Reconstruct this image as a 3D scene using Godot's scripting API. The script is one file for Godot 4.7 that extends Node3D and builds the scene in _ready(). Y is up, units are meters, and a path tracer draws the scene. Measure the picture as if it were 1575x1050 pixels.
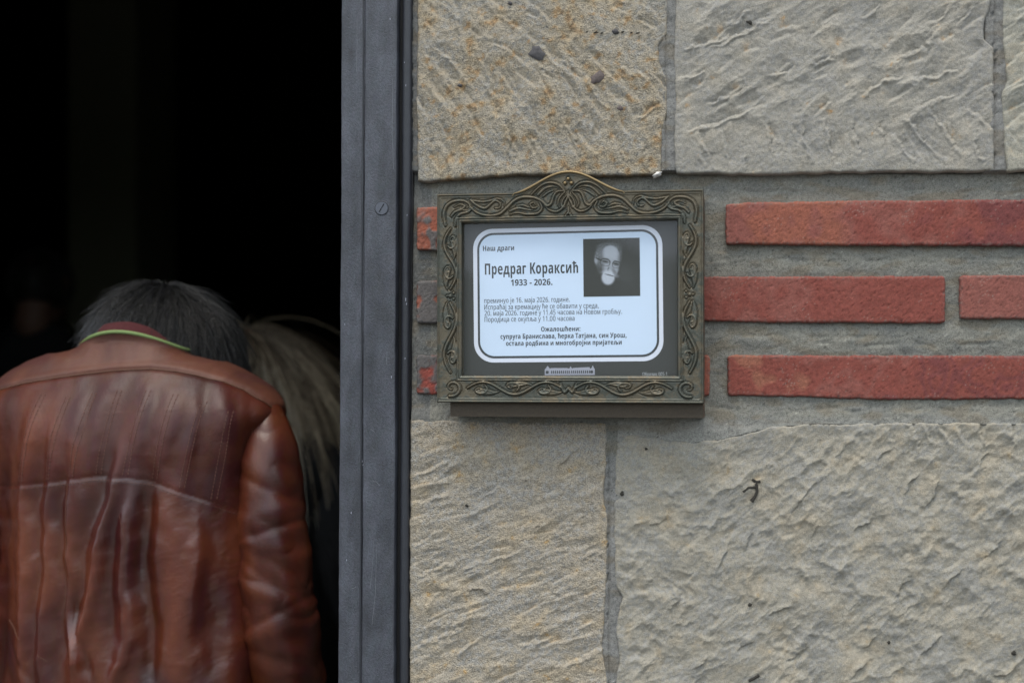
extends Node3D

# Survey of the wall: units are those of a measured elevation drawing; survey(u, v, z) gives metres on the plane at depth z.
const LENS := 2200.0
const YAW := 9.5
const PITCH := 0.6
const EYE := Vector3(0.324, 1.43, 1.936)
const UNIT := 0.000887            # metres per survey unit on the wall face
var axes := Basis()
var rng := RandomNumberGenerator.new()
var nz := {}
var M := {}


func survey(u: float, v: float, z := 0.0) -> Vector3:
	var d := -axes.z + axes.x * ((u - 787.5) / LENS) + axes.y * ((525.0 - v) / LENS)
	return EYE + d * ((z - EYE.z) / d.z)


func noise(seed_: int, wave: float, octaves := 3) -> FastNoiseLite:
	var n := FastNoiseLite.new()
	n.seed = seed_
	n.noise_type = FastNoiseLite.TYPE_SIMPLEX_SMOOTH
	n.frequency = 1.0 / wave
	n.fractal_type = FastNoiseLite.FRACTAL_FBM if octaves > 1 else FastNoiseLite.FRACTAL_NONE
	n.fractal_octaves = octaves
	return n


func tag(o: Node, label := "", category := "", group := "", kind := "") -> Node:
	if label: o.set_meta("label", label)
	if category: o.set_meta("category", category)
	if group: o.set_meta("group", group)
	if kind: o.set_meta("kind", kind)
	return o


func thing(called: String, at: Vector3, label: String, category: String) -> Node3D:
	var o := Node3D.new()
	o.name = called
	o.position = at
	add_child(o, true)
	tag(o, label, category)
	return o


func part(called: String, mesh: Mesh, mat: Material, parent: Node = self) -> MeshInstance3D:
	var o := MeshInstance3D.new()
	o.name = called
	o.mesh = mesh
	o.material_override = mat
	parent.add_child(o, true)
	return o


func make_mesh(v: PackedVector3Array, idx: PackedInt32Array, col := PackedColorArray(), given := PackedVector3Array()) -> ArrayMesh:
	var n := given if given.size() else normals_of(v, idx)
	var arr := []
	arr.resize(Mesh.ARRAY_MAX)
	arr[Mesh.ARRAY_VERTEX] = v
	arr[Mesh.ARRAY_NORMAL] = n
	arr[Mesh.ARRAY_INDEX] = idx
	if col.size(): arr[Mesh.ARRAY_COLOR] = col
	var m := ArrayMesh.new()
	m.add_surface_from_arrays(Mesh.PRIMITIVE_TRIANGLES, arr)
	return m


func normals_of(v: PackedVector3Array, idx: PackedInt32Array) -> PackedVector3Array:
	var n := PackedVector3Array()
	n.resize(v.size())
	for i in range(0, idx.size(), 3):
		var a := idx[i]
		var b := idx[i + 1]
		var c := idx[i + 2]
		var p := v[a]
		var k := (v[c] - p).cross(v[b] - p)
		n[a] += k
		n[b] += k
		n[c] += k
	for i in n.size():
		n[i] = n[i].normalized()
	return n


# A bag of vertices to which tubes, boxes and grids can be added.
class Bag:
	var v := PackedVector3Array()
	var i := PackedInt32Array()
	var c := PackedColorArray()

	func tube(path: PackedVector3Array, radii: PackedFloat32Array, sides := 6, color := Color.WHITE, flat := 1.0, up := Vector3(0, 0, 1)) -> void:
		var n := path.size()
		var first := v.size()
		for k in n:
			var t := (path[mini(k + 1, n - 1)] - path[maxi(k - 1, 0)]).normalized()
			var x := t.cross(up).normalized()
			var y := x.cross(t).normalized()
			for s in sides:
				var a := TAU * s / sides
				v.append(path[k] + (x * cos(a) + y * sin(a) * flat) * radii[k])
				c.append(color)
		for k in n - 1:
			for s in sides:
				var a := first + k * sides + s
				var b := first + k * sides + (s + 1) % sides
				i.append_array([a, a + sides, b + sides, a, b + sides, b])
		for e in [0, n - 1]:
			v.append(path[e])
			c.append(color)
			for s in sides:
				var a: int = first + e * sides + s
				var b: int = first + e * sides + (s + 1) % sides
				i.append_array([v.size() - 1, a, b] if e == 0 else [v.size() - 1, b, a])

	func grid(nx: int, ny: int, first: int) -> void:      # rows bottom to top, columns left to right, seen from the front
		for y in ny - 1:
			for x in nx - 1:
				var a := first + y * nx + x
				i.append_array([a, a + nx, a + nx + 1, a, a + nx + 1, a + 1])


func bag_mesh(b: Bag, colored := false) -> ArrayMesh:
	return make_mesh(b.v, b.i, b.c if colored else PackedColorArray())


func box(size: Vector3, bevel := 0.002) -> ArrayMesh:     # a box with chamfered edges, flat faces
	var h := size / 2
	var e := minf(bevel, minf(h.x, minf(h.y, h.z)) * 0.9)
	var st := SurfaceTool.new()
	st.begin(Mesh.PRIMITIVE_TRIANGLES)
	st.set_smooth_group(-1)
	var faces := []
	for ax in 3:
		for s in [-1.0, 1.0]:
			var q := []
			for k in [[-1, -1], [1, -1], [1, 1], [-1, 1]]:
				var p := Vector3()
				p[ax] = s * h[ax]
				p[(ax + 1) % 3] = k[0] * (h[(ax + 1) % 3] - e)
				p[(ax + 2) % 3] = k[1] * (h[(ax + 2) % 3] - e)
				q.append(p)
			faces.append(q)
	for ax in 3:
		var b := (ax + 1) % 3
		var d := (ax + 2) % 3
		for s in [-1.0, 1.0]:
			for t in [-1.0, 1.0]:
				var q := []
				for k in [[0, -1], [0, 1], [1, 1], [1, -1]]:
					var p := Vector3()
					p[ax] = k[1] * (h[ax] - e)
					p[b] = s * (h[b] - (e if k[0] == 1 else 0.0))
					p[d] = t * (h[d] - (e if k[0] == 0 else 0.0))
					q.append(p)
				faces.append(q)
	for sx in [-1.0, 1.0]:
		for sy in [-1.0, 1.0]:
			for sz in [-1.0, 1.0]:
				faces.append([Vector3(sx * h.x, sy * (h.y - e), sz * (h.z - e)), Vector3(sx * (h.x - e), sy * h.y, sz * (h.z - e)), Vector3(sx * (h.x - e), sy * (h.y - e), sz * h.z)])
	for q in faces:
		var mid := Vector3()
		for p in q: mid += p
		var out: Vector3 = (q[2] - q[0]).cross(q[1] - q[0])
		if out.dot(mid) < 0: q.reverse()
		for k in range(1, q.size() - 1):
			for p in [q[0], q[k], q[k + 1]]: st.add_vertex(p)
	st.generate_normals()
	return st.commit()


func lerp_table(t: Array, x: float, col := 1) -> float:   # rows sorted by column 0
	if x <= t[0][0]: return t[0][col]
	for k in range(1, t.size()):
		if x <= t[k][0]:
			var f: float = (x - t[k - 1][0]) / (t[k][0] - t[k - 1][0])
			return lerpf(t[k - 1][col], t[k][col], f)
	return t[-1][col]


func smooth_table(t: Array, x: float, col: int) -> float: # Catmull-Rom through rows sorted by column 0
	var n := t.size()
	if x <= t[0][0]: return t[0][col]
	if x >= t[n - 1][0]: return t[n - 1][col]
	var k := 1
	while x > t[k][0]: k += 1
	var f: float = (x - t[k - 1][0]) / (t[k][0] - t[k - 1][0])
	return cubic_interpolate(t[k - 1][col], t[k][col], t[maxi(k - 2, 0)][col], t[mini(k + 1, n - 1)][col], f)


# ---------------------------------------------------------------- textures and materials

func grain_image(size: int, seed_: int, waves: Array, weights: Array) -> PackedFloat32Array:
	var out := PackedFloat32Array()
	out.resize(size * size)
	for k in waves.size():
		var n := noise(seed_ + k, waves[k], 2)
		var im := n.get_seamless_image(size, size, false, false, 0.1, true)
		im.convert(Image.FORMAT_L8)
		var d := im.get_data()
		var w: float = weights[k] / 255.0
		for i in d.size(): out[i] += d[i] * w
	return out


func grey_texture(a: PackedFloat32Array, size: int, lo: float, hi: float) -> ImageTexture:
	var b := PackedByteArray()
	b.resize(a.size())
	for i in a.size(): b[i] = int(clampf(lo + (hi - lo) * a[i], 0, 1) * 255)
	return ImageTexture.create_from_image(Image.create_from_data(size, size, false, Image.FORMAT_L8, b))


func plain(color: Color, rough := 0.8, metal := 0.0) -> StandardMaterial3D:
	var m := StandardMaterial3D.new()
	m.albedo_color = color.linear_to_srgb()
	m.roughness = rough
	m.metallic = metal
	return m


func grained(tex: Texture2D, bump: Texture2D, repeat: float, relief_cm: float, rough: float, vertex := true) -> StandardMaterial3D:
	var m := plain(Color.WHITE, rough)
	m.vertex_color_use_as_albedo = vertex
	m.uv1_triplanar = true
	m.uv1_scale = Vector3.ONE / repeat
	if tex: m.albedo_texture = tex
	if bump:
		m.heightmap_enabled = true
		m.heightmap_texture = bump
		m.heightmap_scale = relief_cm
	return m


func make_materials() -> void:
	var g := grain_image(1024, 11, [3.2, 7.0, 22.0], [0.45, 0.35, 0.2])
	var speck := noise(31, 5.0, 1).get_seamless_image(1024, 1024, false, false, 0.1, true)
	speck.convert(Image.FORMAT_L8)
	var sp := speck.get_data()
	var ga := g.duplicate()
	for i in ga.size():
		ga[i] = 0.5 + (ga[i] - 0.5) * 1.5
		if sp[i] < 42: ga[i] -= 0.5 * (42 - sp[i]) / 42.0
		elif sp[i] > 226: ga[i] += 0.35 * (sp[i] - 226) / 29.0
	var stone_tex := grey_texture(ga, 1024, 0.48, 1.3)
	var stone_bump := grey_texture(ga, 1024, 0.0, 1.0)
	M.stone = grained(grey_texture(ga, 1024, 0.5, 1.26), stone_bump, 0.42, 0.2, 0.95)
	M.stone_fine = grained(grey_texture(ga, 1024, 0.62, 1.16), stone_bump, 0.3, 0.12, 0.94)
	M.mortar = grained(stone_tex, stone_bump, 0.3, 0.12, 0.96)
	var bga := g.duplicate()
	for i in bga.size():
		bga[i] = 0.5 + (bga[i] - 0.5) * 1.1
		if sp[i] < 26: bga[i] -= 0.7 * (26 - sp[i]) / 26.0
	M.brick = grained(grey_texture(bga, 1024, 0.56, 1.14), stone_bump, 0.3, 0.035, 0.85)
	M.core = grained(stone_tex, stone_bump, 0.27, 0.1, 0.95, false)
	M.core.albedo_color = Color(0.33, 0.3, 0.25).linear_to_srgb()
	M.pebble = grained(stone_tex, stone_bump, 0.1, 0.05, 0.7, false)
	M.pebble.albedo_color = Color(0.075, 0.07, 0.075).linear_to_srgb()
	M.pebble_warm = M.pebble.duplicate()
	M.pebble_warm.albedo_color = Color(0.13, 0.1, 0.095).linear_to_srgb()
	M.chip = plain(Color(0.62, 0.6, 0.58), 0.6)
	M.fleck = plain(Color(0.028, 0.025, 0.02), 0.9)
	# hammered dark steel paint
	var h := grain_image(512, 51, [5.0, 12.0, 90.0], [0.55, 0.3, 0.15])
	var ht := grey_texture(h, 512, 0.0, 1.0)
	M.steel = grained(grey_texture(h, 512, 0.5, 1.28), ht, 0.2, 0.05, 0.5)
	M.bead = grained(grey_texture(h, 512, 0.6, 1.15), ht, 0.12, 0.05, 0.42, false)
	M.bead.albedo_color = Color(0.03, 0.033, 0.043).linear_to_srgb()
	M.scratch = plain(Color(0.13, 0.14, 0.16), 0.6)
	M.dark = plain(Color(0.012, 0.012, 0.014), 0.7)
	# bronze and its rusty case
	M.bronze = grained(grey_texture(h, 512, 0.75, 1.1), ht, 0.08, 0.012, 0.46)
	M.bronze.metallic = 0.45
	M.rim = plain(Color(0.24, 0.175, 0.09), 0.42, 0.6)
	M.case = grained(stone_tex, stone_bump, 0.2, 0.04, 0.75, true)
	# print
	M.mat_black = plain(Color(0.012, 0.012, 0.014), 0.6)
	M.paper_edge = plain(Color(0.65, 0.69, 0.8), 0.75)
	M.paper = plain(Color(0.55, 0.67, 0.84), 0.75)
	M.ink = plain(Color(0.02, 0.025, 0.035), 0.7)
	M.ink_pale = plain(Color(0.035, 0.042, 0.06), 0.7)
	M.print_grey = plain(Color(0.3, 0.31, 0.38), 0.7)
	M.print_light = plain(Color(0.4, 0.42, 0.45), 0.7)
	var gl := plain(Color(0.9, 0.95, 0.95, 1), 0.02)
	gl.transparency = BaseMaterial3D.TRANSPARENCY_ALPHA
	gl.albedo_color.a = 0.03
	M.glass = gl
	# clothes and people
	var l := grain_image(1024, 71, [4.0, 9.0, 60.0], [0.4, 0.35, 0.25])
	var ce := FastNoiseLite.new()
	ce.seed = 79
	ce.noise_type = FastNoiseLite.TYPE_CELLULAR
	ce.cellular_return_type = FastNoiseLite.RETURN_DISTANCE
	ce.frequency = 1.0 / 26.0
	ce.fractal_type = FastNoiseLite.FRACTAL_FBM
	ce.fractal_octaves = 3
	var cim := ce.get_seamless_image(1024, 1024, false, false, 0.1, true)
	cim.convert(Image.FORMAT_L8)
	var cd := cim.get_data()
	var lc := l.duplicate()
	for i in lc.size(): lc[i] = 0.45 * lc[i] + 0.55 * (1.0 - cd[i] / 255.0)
	var lt := grey_texture(lc, 1024, 0.0, 1.0)
	M.leather = grained(grey_texture(l, 1024, 0.8, 1.08), lt, 0.16, 0.03, 0.29)
	M.leather.metallic_specular = 0.6
	M.yoke = grained(grey_texture(l, 1024, 0.8, 1.08), lt, 0.2, 0.03, 0.62)
	M.panel = grained(grey_texture(l, 1024, 0.7, 1.15), lt, 0.16, 0.04, 0.47)
	M.panel.metallic_specular = 0.42
	M.sleeve = grained(grey_texture(l, 1024, 0.7, 1.15), lt, 0.16, 0.04, 0.37)
	M.sleeve.metallic_specular = 0.48
	M.stitch = plain(Color(0.1, 0.038, 0.025), 0.7)
	M.piping = plain(Color(0.095, 0.04, 0.022), 0.65)
	M.lime = plain(Color(0.15, 0.215, 0.075), 0.8)
	M.maroon = grained(grey_texture(l, 1024, 0.7, 1.1), lt, 0.1, 0.05, 0.95, false)
	M.maroon.albedo_color = Color(0.075, 0.012, 0.014).linear_to_srgb()
	M.skin = plain(Color(0.15, 0.08, 0.052), 0.6)
	M.skin.subsurf_scatter_enabled = true
	M.skin.subsurf_scatter_strength = 0.1
	M.hair = plain(Color.WHITE, 0.5)
	M.hair.vertex_color_use_as_albedo = true
	M.black_cloth = grained(grey_texture(l, 1024, 0.6, 1.1), lt, 0.15, 0.05, 0.95, false)
	M.black_cloth.albedo_color = Color(0.012, 0.012, 0.014).linear_to_srgb()
	M.blue_cloth = M.black_cloth.duplicate()
	M.blue_cloth.albedo_color = Color(0.16, 0.19, 0.27).linear_to_srgb()
	M.shoe = plain(Color(0.015, 0.013, 0.012), 0.4)
	# setting
	M.paving = grained(stone_tex, stone_bump, 0.6, 0.2, 0.9, false)
	M.paving.albedo_color = Color(0.17, 0.165, 0.16).linear_to_srgb()
	M.hill = plain(Color(0.05, 0.07, 0.03), 0.95)
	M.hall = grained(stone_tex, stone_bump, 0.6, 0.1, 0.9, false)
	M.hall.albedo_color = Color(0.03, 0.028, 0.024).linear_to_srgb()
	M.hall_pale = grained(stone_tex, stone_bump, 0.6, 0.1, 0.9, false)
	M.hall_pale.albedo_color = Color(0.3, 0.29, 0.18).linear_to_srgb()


# ---------------------------------------------------------------- masonry

# Chisel strokes: [x, y, angle, length, width, depth] in millimetres on a stone face, y downwards.
func chisel(H: PackedFloat32Array, nx: int, ny: int, cell: float, s: Array) -> void:
	var ca := cos(s[2])
	var sa := sin(s[2])
	var reach: float = s[3] / 2 + s[4]
	for j in range(maxi(0, int((s[1] - reach) / cell)), mini(ny - 1, int((s[1] + reach) / cell)) + 1):
		for i in range(maxi(0, int((s[0] - reach) / cell)), mini(nx - 1, int((s[0] + reach) / cell)) + 1):
			var dx: float = i * cell - s[0]
			var dy: float = j * cell - s[1]
			var a: float = (dx * ca + dy * sa) / s[3] + 0.5
			if a <= 0.0 or a >= 1.0: continue
			var t: float = -dx * sa + dy * ca
			t += s[6] * (a - 0.5) * (a - 0.5)
			var w: float = s[4]
			if t < -w or t > 0.55 * w: continue
			var along := pow(sin(PI * a), 0.6)
			var k := j * nx + i
			if t <= 0.0:
				var q := 1.0 + t / w
				H[k] = minf(H[k], -s[5] * along * q * q)
			elif t < 0.16 * w:
				H[k] = minf(H[k], -s[5] * along * (1.0 - t / (0.16 * w)))
			else:
				var q: float = 1.0 - absf(t - 0.3 * w) / (0.25 * w)
				if q > 0.0: H[k] = maxf(H[k], s[5] * 0.22 * along * q) if H[k] > -0.2 else H[k]


# a single measured tool mark from one point to another: a furrow with a raised burr, or (lip) a curled edge that drops
func mark(H: PackedFloat32Array, L: PackedFloat32Array, nx: int, ny: int, cell: float, a: Vector2, b: Vector2, w: float, d: float, lip: bool, warp: FastNoiseLite) -> void:
	var dir := (b - a).normalized()
	var l := a.distance_to(b)
	var side := Vector2(-dir.y, dir.x)
	var lo := a.min(b) - Vector2.ONE * w * 1.2
	var hi := a.max(b) + Vector2.ONE * w * 1.2
	for j in range(maxi(0, int(lo.y / cell)), mini(ny - 1, int(hi.y / cell)) + 1):
		for i in range(maxi(0, int(lo.x / cell)), mini(nx - 1, int(hi.x / cell)) + 1):
			var p := Vector2(i, j) * cell - a
			var f := p.dot(dir) / l
			if f <= 0.0 or f >= 1.0: continue
			var t := p.dot(side) + 5.0 * warp.get_noise_2d(i * cell, j * cell) + 2.0 * sin(f * 4.0 + a.x)
			var along := pow(sin(PI * f), 0.5)
			var k := j * nx + i
			if lip:
				if t > -w and t <= 0.0: L[k] = maxf(L[k], d * along * pow(1.0 + t / w, 2.0))
				elif t > 0.0 and t < w * 0.8: L[k] = minf(L[k], -d * 0.6 * along * (1.0 - t / (w * 0.8)))
			else:
				if t > -w and t <= 0.0: L[k] = minf(L[k], -d * 0.8 * along * pow(1.0 + t / w, 1.5))
				elif t > 0.0 and t < 7.0:
					L[k] = maxf(L[k], d * 0.58 * along * (0.7 + 0.9 * warp.get_noise_2d(i * cell * 2.0 + 99.0, j * cell)) * (0.5 - 0.5 * cos(TAU * clampf(t / 7.0, 0, 1))))


# One cut stone. left/right: rows [v, u] from top to bottom; top/bottom: rows [u, v] from left to right.
func stone(parent: Node, left: Array, right: Array, top: Array, bottom: Array, p: Dictionary) -> MeshInstance3D:
	var cell: float = p.get("cell", 1.4)
	var u0 := lerp_table(left, (top[0][1] + bottom[0][1]) / 2.0)
	var u1 := lerp_table(right, (top[0][1] + bottom[0][1]) / 2.0)
	var wide: float = (u1 - u0) * UNIT * 1000.0
	var high: float = (bottom[0][1] - top[0][1]) * UNIT * 1000.0
	var nx := int(wide / cell) + 1
	var ny := int(high / cell) + 1
	var sd: int = p.seed
	rng.seed = sd
	var H := PackedFloat32Array()
	H.resize(nx * ny)
	for f in p.get("strokes", []):          # fields of strokes: u0 v0 u1 v1, angle, spread, length, width, depth, step along, step across
		var k := UNIT * 1000.0
		var y: float = (f.r[1] - top[0][1]) * k
		while y < (f.r[3] - top[0][1]) * k:
			var x: float = (f.r[0] - u0) * k + rng.randf() * f.step[0]
			while x < (f.r[2] - u0) * k:
				if rng.randf() < f.get("fill", 0.85):
					chisel(H, nx, ny, cell, [x + rng.randf_range(-0.4, 0.4) * f.step[0], y + rng.randf_range(-0.45, 0.45) * f.step[1], deg_to_rad(f.angle + rng.randf_range(-1, 1) * f.spread), f.size[0] * rng.randf_range(0.55, 1.3), f.size[1] * rng.randf_range(0.6, 1.35), f.size[2] * rng.randf_range(0.35, 1.25), rng.randf_range(-10, 10)])
				x += f.step[0]
			y += f.step[1]
	var L := PackedFloat32Array()
	L.resize(nx * ny)
	var warp := noise(sd + 9, 24.0, 3)
	for q in p.get("marks", []):
		var k := UNIT * 1000.0
		var o := Vector2(u0, top[0][1])
		var ends := [(Vector2(q[0], q[1]) - o) * k, (Vector2(q[2], q[3]) - o) * k]
		var lip: bool = q.size() > 6
		if lip and ends[1].x < ends[0].x: ends.reverse()
		mark(H, L, nx, ny, cell, ends[0], ends[1], q[4] * (1.0 if lip else 1.25), q[5] * (0.85 if lip else 1.6), lip, warp)
	var turn: float = deg_to_rad(p.get("turn", 0.0))
	var stretch: float = p.get("stretch", 0.6)
	var scal := FastNoiseLite.new()          # facets left by the point chisel: shallow hollows that meet in ridges
	scal.seed = sd + 8
	scal.noise_type = FastNoiseLite.TYPE_CELLULAR
	scal.cellular_distance_function = FastNoiseLite.DISTANCE_EUCLIDEAN
	scal.cellular_return_type = FastNoiseLite.RETURN_DISTANCE
	scal.cellular_jitter = 1.1
	scal.frequency = 1.0 / p.get("facet", 26.0)
	scal.fractal_type = FastNoiseLite.FRACTAL_NONE
	scal.domain_warp_enabled = true
	scal.domain_warp_amplitude = 14.0
	scal.domain_warp_frequency = 0.03
	scal.domain_warp_fractal_octaves = 2
	var pit := FastNoiseLite.new()
	pit.seed = sd + 18
	pit.noise_type = FastNoiseLite.TYPE_CELLULAR
	pit.cellular_return_type = FastNoiseLite.RETURN_DISTANCE
	pit.frequency = 1.0 / 8.0
	pit.fractal_type = FastNoiseLite.FRACTAL_NONE
	var a_scal: float = p.get("scallop", 0.0)
	var band: Array = p.get("band", [])
	var big := noise(sd + 1, 95.0, 2)
	var mid := noise(sd + 2, p.get("wave", 26.0), p.get("octaves", 3))
	var fine := noise(sd + 3, 6.0, 2)
	var tint := noise(sd + 4, 75.0, 4)
	var tint2 := noise(sd + 5, 22.0, 4)
	var tint3 := noise(sd + 6, 9.0, 3)
	var wob := noise(sd + 7, 38.0, 4)
	var a_big: float = p.get("big", 2.4)
	var a_mid: float = p.get("mid", 1.2)
	var a_fine: float = p.get("fine", 0.35)
	var edge_r: float = p.get("round", 4.0)
	var zf: float = p.get("z", 0.0)
	var rough_edge: float = p.get("ragged", 1.3)
	var base: Color = p.base
	var warm: Color = p.warm
	var cool: Color = p.cool
	var v := PackedVector3Array()
	var c := PackedColorArray()
	var idx := PackedInt32Array()
	var soot: float = p.get("soot", 0.0)
	var carve_k: float = p.get("carve", 1.0)
	for j in ny:
		var fv := 1.0 - float(j) / (ny - 1)         # rows from the bottom up
		var jj := ny - 1 - j
		for i in nx:
			var fu := float(i) / (nx - 1)
			var um := lerpf(u0, u1, fu)
			var vt := lerp_table(top, um)
			var vb := lerp_table(bottom, um)
			var vv := lerpf(vt, vb, fv)
			var uu := lerpf(lerp_table(left, vv), lerp_table(right, vv), fu)
			var x := fu * wide
			var y := fv * high
			var d := minf(minf(x, wide - x), minf(y, high - y))
			if d < 14.0:
				var w := (1.0 - d / 14.0) * rough_edge / 0.887
				uu += wob.get_noise_2d(uu, vv) * w * 1.6
				vv += wob.get_noise_2d(uu + 900, vv) * w * 1.6
			var hh := H[jj * nx + i] * carve_k
			var gx := (x * cos(turn) + y * sin(turn)) * stretch
			var gy := -x * sin(turn) + y * cos(turn)
			var calm_s := 1.0
			var calm := smoothstep(0.0, 22.0, d) * 0.6 + 0.4
			if band.size(): calm_s = 1.0 - 0.8 * smoothstep(band[0], band[1], vv)
			var sc := scal.get_noise_2d(gx, gy) + 1.0
			var z: float = hh + L[jj * nx + i] + calm * (a_big * big.get_noise_2d(x, y) + a_mid * mid.get_noise_2d(gx, gy)) + a_scal * (sc * sc - 0.3) * clampf(0.75 + 1.2 * big.get_noise_2d(x + 400, y), 0.1, 1.3) * calm * calm_s + p.get("pits", 1.1) * clampf(0.6 + 1.5 * tint2.get_noise_2d(x + 200, y), 0, 1.2) * (pit.get_noise_2d(x * 0.8 + 2.0 * fine.get_noise_2d(x, y), y) + 0.5) + a_fine * fine.get_noise_2d(x, y)
			if d < edge_r:
				var q := 1.0 - d / edge_r
				z -= edge_r * 0.9 * (1.0 - sqrt(maxf(0.0, 1.0 - q * q)))
				z -= absf(mid.get_noise_2d(x * 1.3 + 300, y * 1.3)) * 1.6 * q
			var q3 := survey(uu, vv, zf)
			q3.z += z * 0.001
			v.append(q3)
			var t1 := tint.get_noise_2d(x, y)
			var t2 := tint2.get_noise_2d(x, y)
			var t3 := tint3.get_noise_2d(x, y)
			var col := base.lerp(warm, clampf((t1 * 1.3 + t2 * 0.8 - p.get("warm_at", 0.1)) * 2.0, 0, 1))
			col = col.lerp(cool, clampf((-t1 * 0.9 + t3 * 0.9 - p.get("cool_at", 0.15)) * 2.2, 0, 0.9))
			var rust: float = clampf((t2 * 1.1 + t1 * 0.6 + t3 * 0.2 - p.get("rust_at", 0.5)) * 3.0, 0, 1)
			if hh < -0.5: rust = maxf(rust, clampf((t1 + t2 * 0.9 + t3 * 0.3 + p.get("groove_rust", -0.2)) * 2.5, 0, 0.42) * clampf((-hh - 0.8) * 0.8, 0, 1))
			col = col.lerp(p.rust, rust)
			if soot > 0.0: col = col.lerp(Color(0.06, 0.055, 0.05), clampf((t3 * 1.4 + t1 - 0.62 + soot * fv * fv) * 1.6, 0, 0.5))
			c.append(col * (1.0 + 0.1 * t3))
	for j in ny - 1:
		for i in nx - 1:
			var a := j * nx + i
			idx.append_array([a, a + nx, a + nx + 1, a, a + nx + 1, a + 1])
	skirt(v, c, idx, nx, ny, p.get("deep", 0.05))
	return part(p.get("called", "stone_block"), make_mesh(v, idx, c), p.get("mat", M.stone), parent)


func skirt(v: PackedVector3Array, c: PackedColorArray, idx: PackedInt32Array, nx: int, ny: int, deep: float) -> void:
	var ring := PackedInt32Array()
	for i in nx: ring.append(i)
	for j in range(1, ny): ring.append(j * nx + nx - 1)
	for i in range(nx - 2, -1, -1): ring.append((ny - 1) * nx + i)
	for j in range(ny - 2, 0, -1): ring.append(j * nx)
	var first := v.size()
	for k in ring:
		v.append(v[k] - Vector3(0, 0, deep))
		c.append(c[k])
	for k in ring.size():
		var n := (k + 1) % ring.size()
		idx.append_array([ring[k], ring[n], first + n, ring[k], first + n, first + k])


func brick(parent: Node, u0: float, u1: float, top: Array, bottom: Array, sd: int, tones: Array, smear := 0.0) -> void:
	var cell := 1.5
	var wide := (u1 - u0) * UNIT * 1000.0
	var high: float = (bottom[0][1] - top[0][1]) * UNIT * 1000.0
	var nx := int(wide / cell) + 1
	var ny := int(high / cell) + 1
	var n1 := noise(sd, 60.0, 2)
	var n2 := noise(sd + 1, 14.0, 3)
	var n3 := noise(sd + 2, 5.0, 2)
	var v := PackedVector3Array()
	var c := PackedColorArray()
	var idx := PackedInt32Array()
	for j in ny:
		var fv := 1.0 - float(j) / (ny - 1)
		for i in nx:
			var fu := float(i) / (nx - 1)
			var uu := lerpf(u0, u1, fu)
			var vv := lerpf(lerp_table(top, uu), lerp_table(bottom, uu), fv)
			var x := fu * wide
			var y := fv * high
			var d := minf(minf(x, wide - x), minf(y, high - y))
			var corner := minf(x, wide - x) < 9.0 and minf(y, high - y) < 9.0
			if d < 7.0:
				uu += n2.get_noise_2d(uu, vv) * 1.5 * (1.0 - d / 7.0)
				vv += (n2.get_noise_2d(uu * 0.5 + 500, vv) * 1.5 + n3.get_noise_2d(uu + 500, vv) * 0.5) * (1.0 - d / 7.0)
			if corner:
				var cx := maxf(0.0, 4.5 - minf(x, wide - x))
				var cy := maxf(0.0, 4.5 - minf(y, high - y))
				uu += (1 if fu < 0.5 else -1) * cx * cy * 0.06
				vv += (1 if fv < 0.5 else -1) * cx * cy * 0.06
			var z := 0.9 * n1.get_noise_2d(x, y) + 0.45 * n2.get_noise_2d(x, y) + 0.18 * n3.get_noise_2d(x, y)
			if n3.get_noise_2d(x + 777, y) > 0.5: z -= 0.9
			if d < 8.0: z -= 2.2 * clampf(n2.get_noise_2d(x * 0.8 + 222, y * 0.8) * 4.0 - 1.3, 0, 1) * (1.0 - d / 8.0)
			if d < 2.6:
				var q := 1.0 - d / 2.6
				z -= 2.2 * (1.0 - sqrt(maxf(0.0, 1.0 - q * q)))
			var p3 := survey(uu, vv, 0.0)
			p3.z += -0.001 + z * 0.001
			var sm := 0.0
			if smear > 0.0:
				sm = clampf((n2.get_noise_2d(x * 0.5 + 50, y * 0.5) * 0.6 + n1.get_noise_2d(x * 1.5, y * 1.5 + 90) * 0.9 + smear) * 4.0, 0, 1)
				p3.z += sm * 0.0012
			v.append(p3)
			var t := clampf(fu + n1.get_noise_2d(x, y) * 0.35, 0, 1) * (tones.size() - 1)
			var k := mini(int(t), tones.size() - 2)
			var ca: Color = tones[k]
			var col := ca.lerp(tones[k + 1], t - k)
			col *= 1.0 + 0.14 * n2.get_noise_2d(x, y) + 0.14 * n3.get_noise_2d(x, y)
			if n3.get_noise_2d(x * 1.9 + 70, y * 1.9 + 40) + 0.4 * n1.get_noise_2d(x + 200, y) > 0.74: col = col.lerp(Color(0.4, 0.34, 0.29), 0.4)
			if d < 6.0: col = col.lerp(Color(0.2, 0.18, 0.16), clampf(n3.get_noise_2d(x, y + 33) * 1.4, 0, 0.7) * (1.0 - d / 6.0))
			c.append(col.lerp(Color(0.13, 0.135, 0.135) * (1.0 + 0.3 * n3.get_noise_2d(x, y)), sm * 0.92))
	for j in ny - 1:
		for i in nx - 1:
			var a := j * nx + i
			idx.append_array([a, a + nx, a + nx + 1, a, a + nx + 1, a + 1])
	skirt(v, c, idx, nx, ny, 0.035)
	part("brick", make_mesh(v, idx, c), M.brick, parent)


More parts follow.
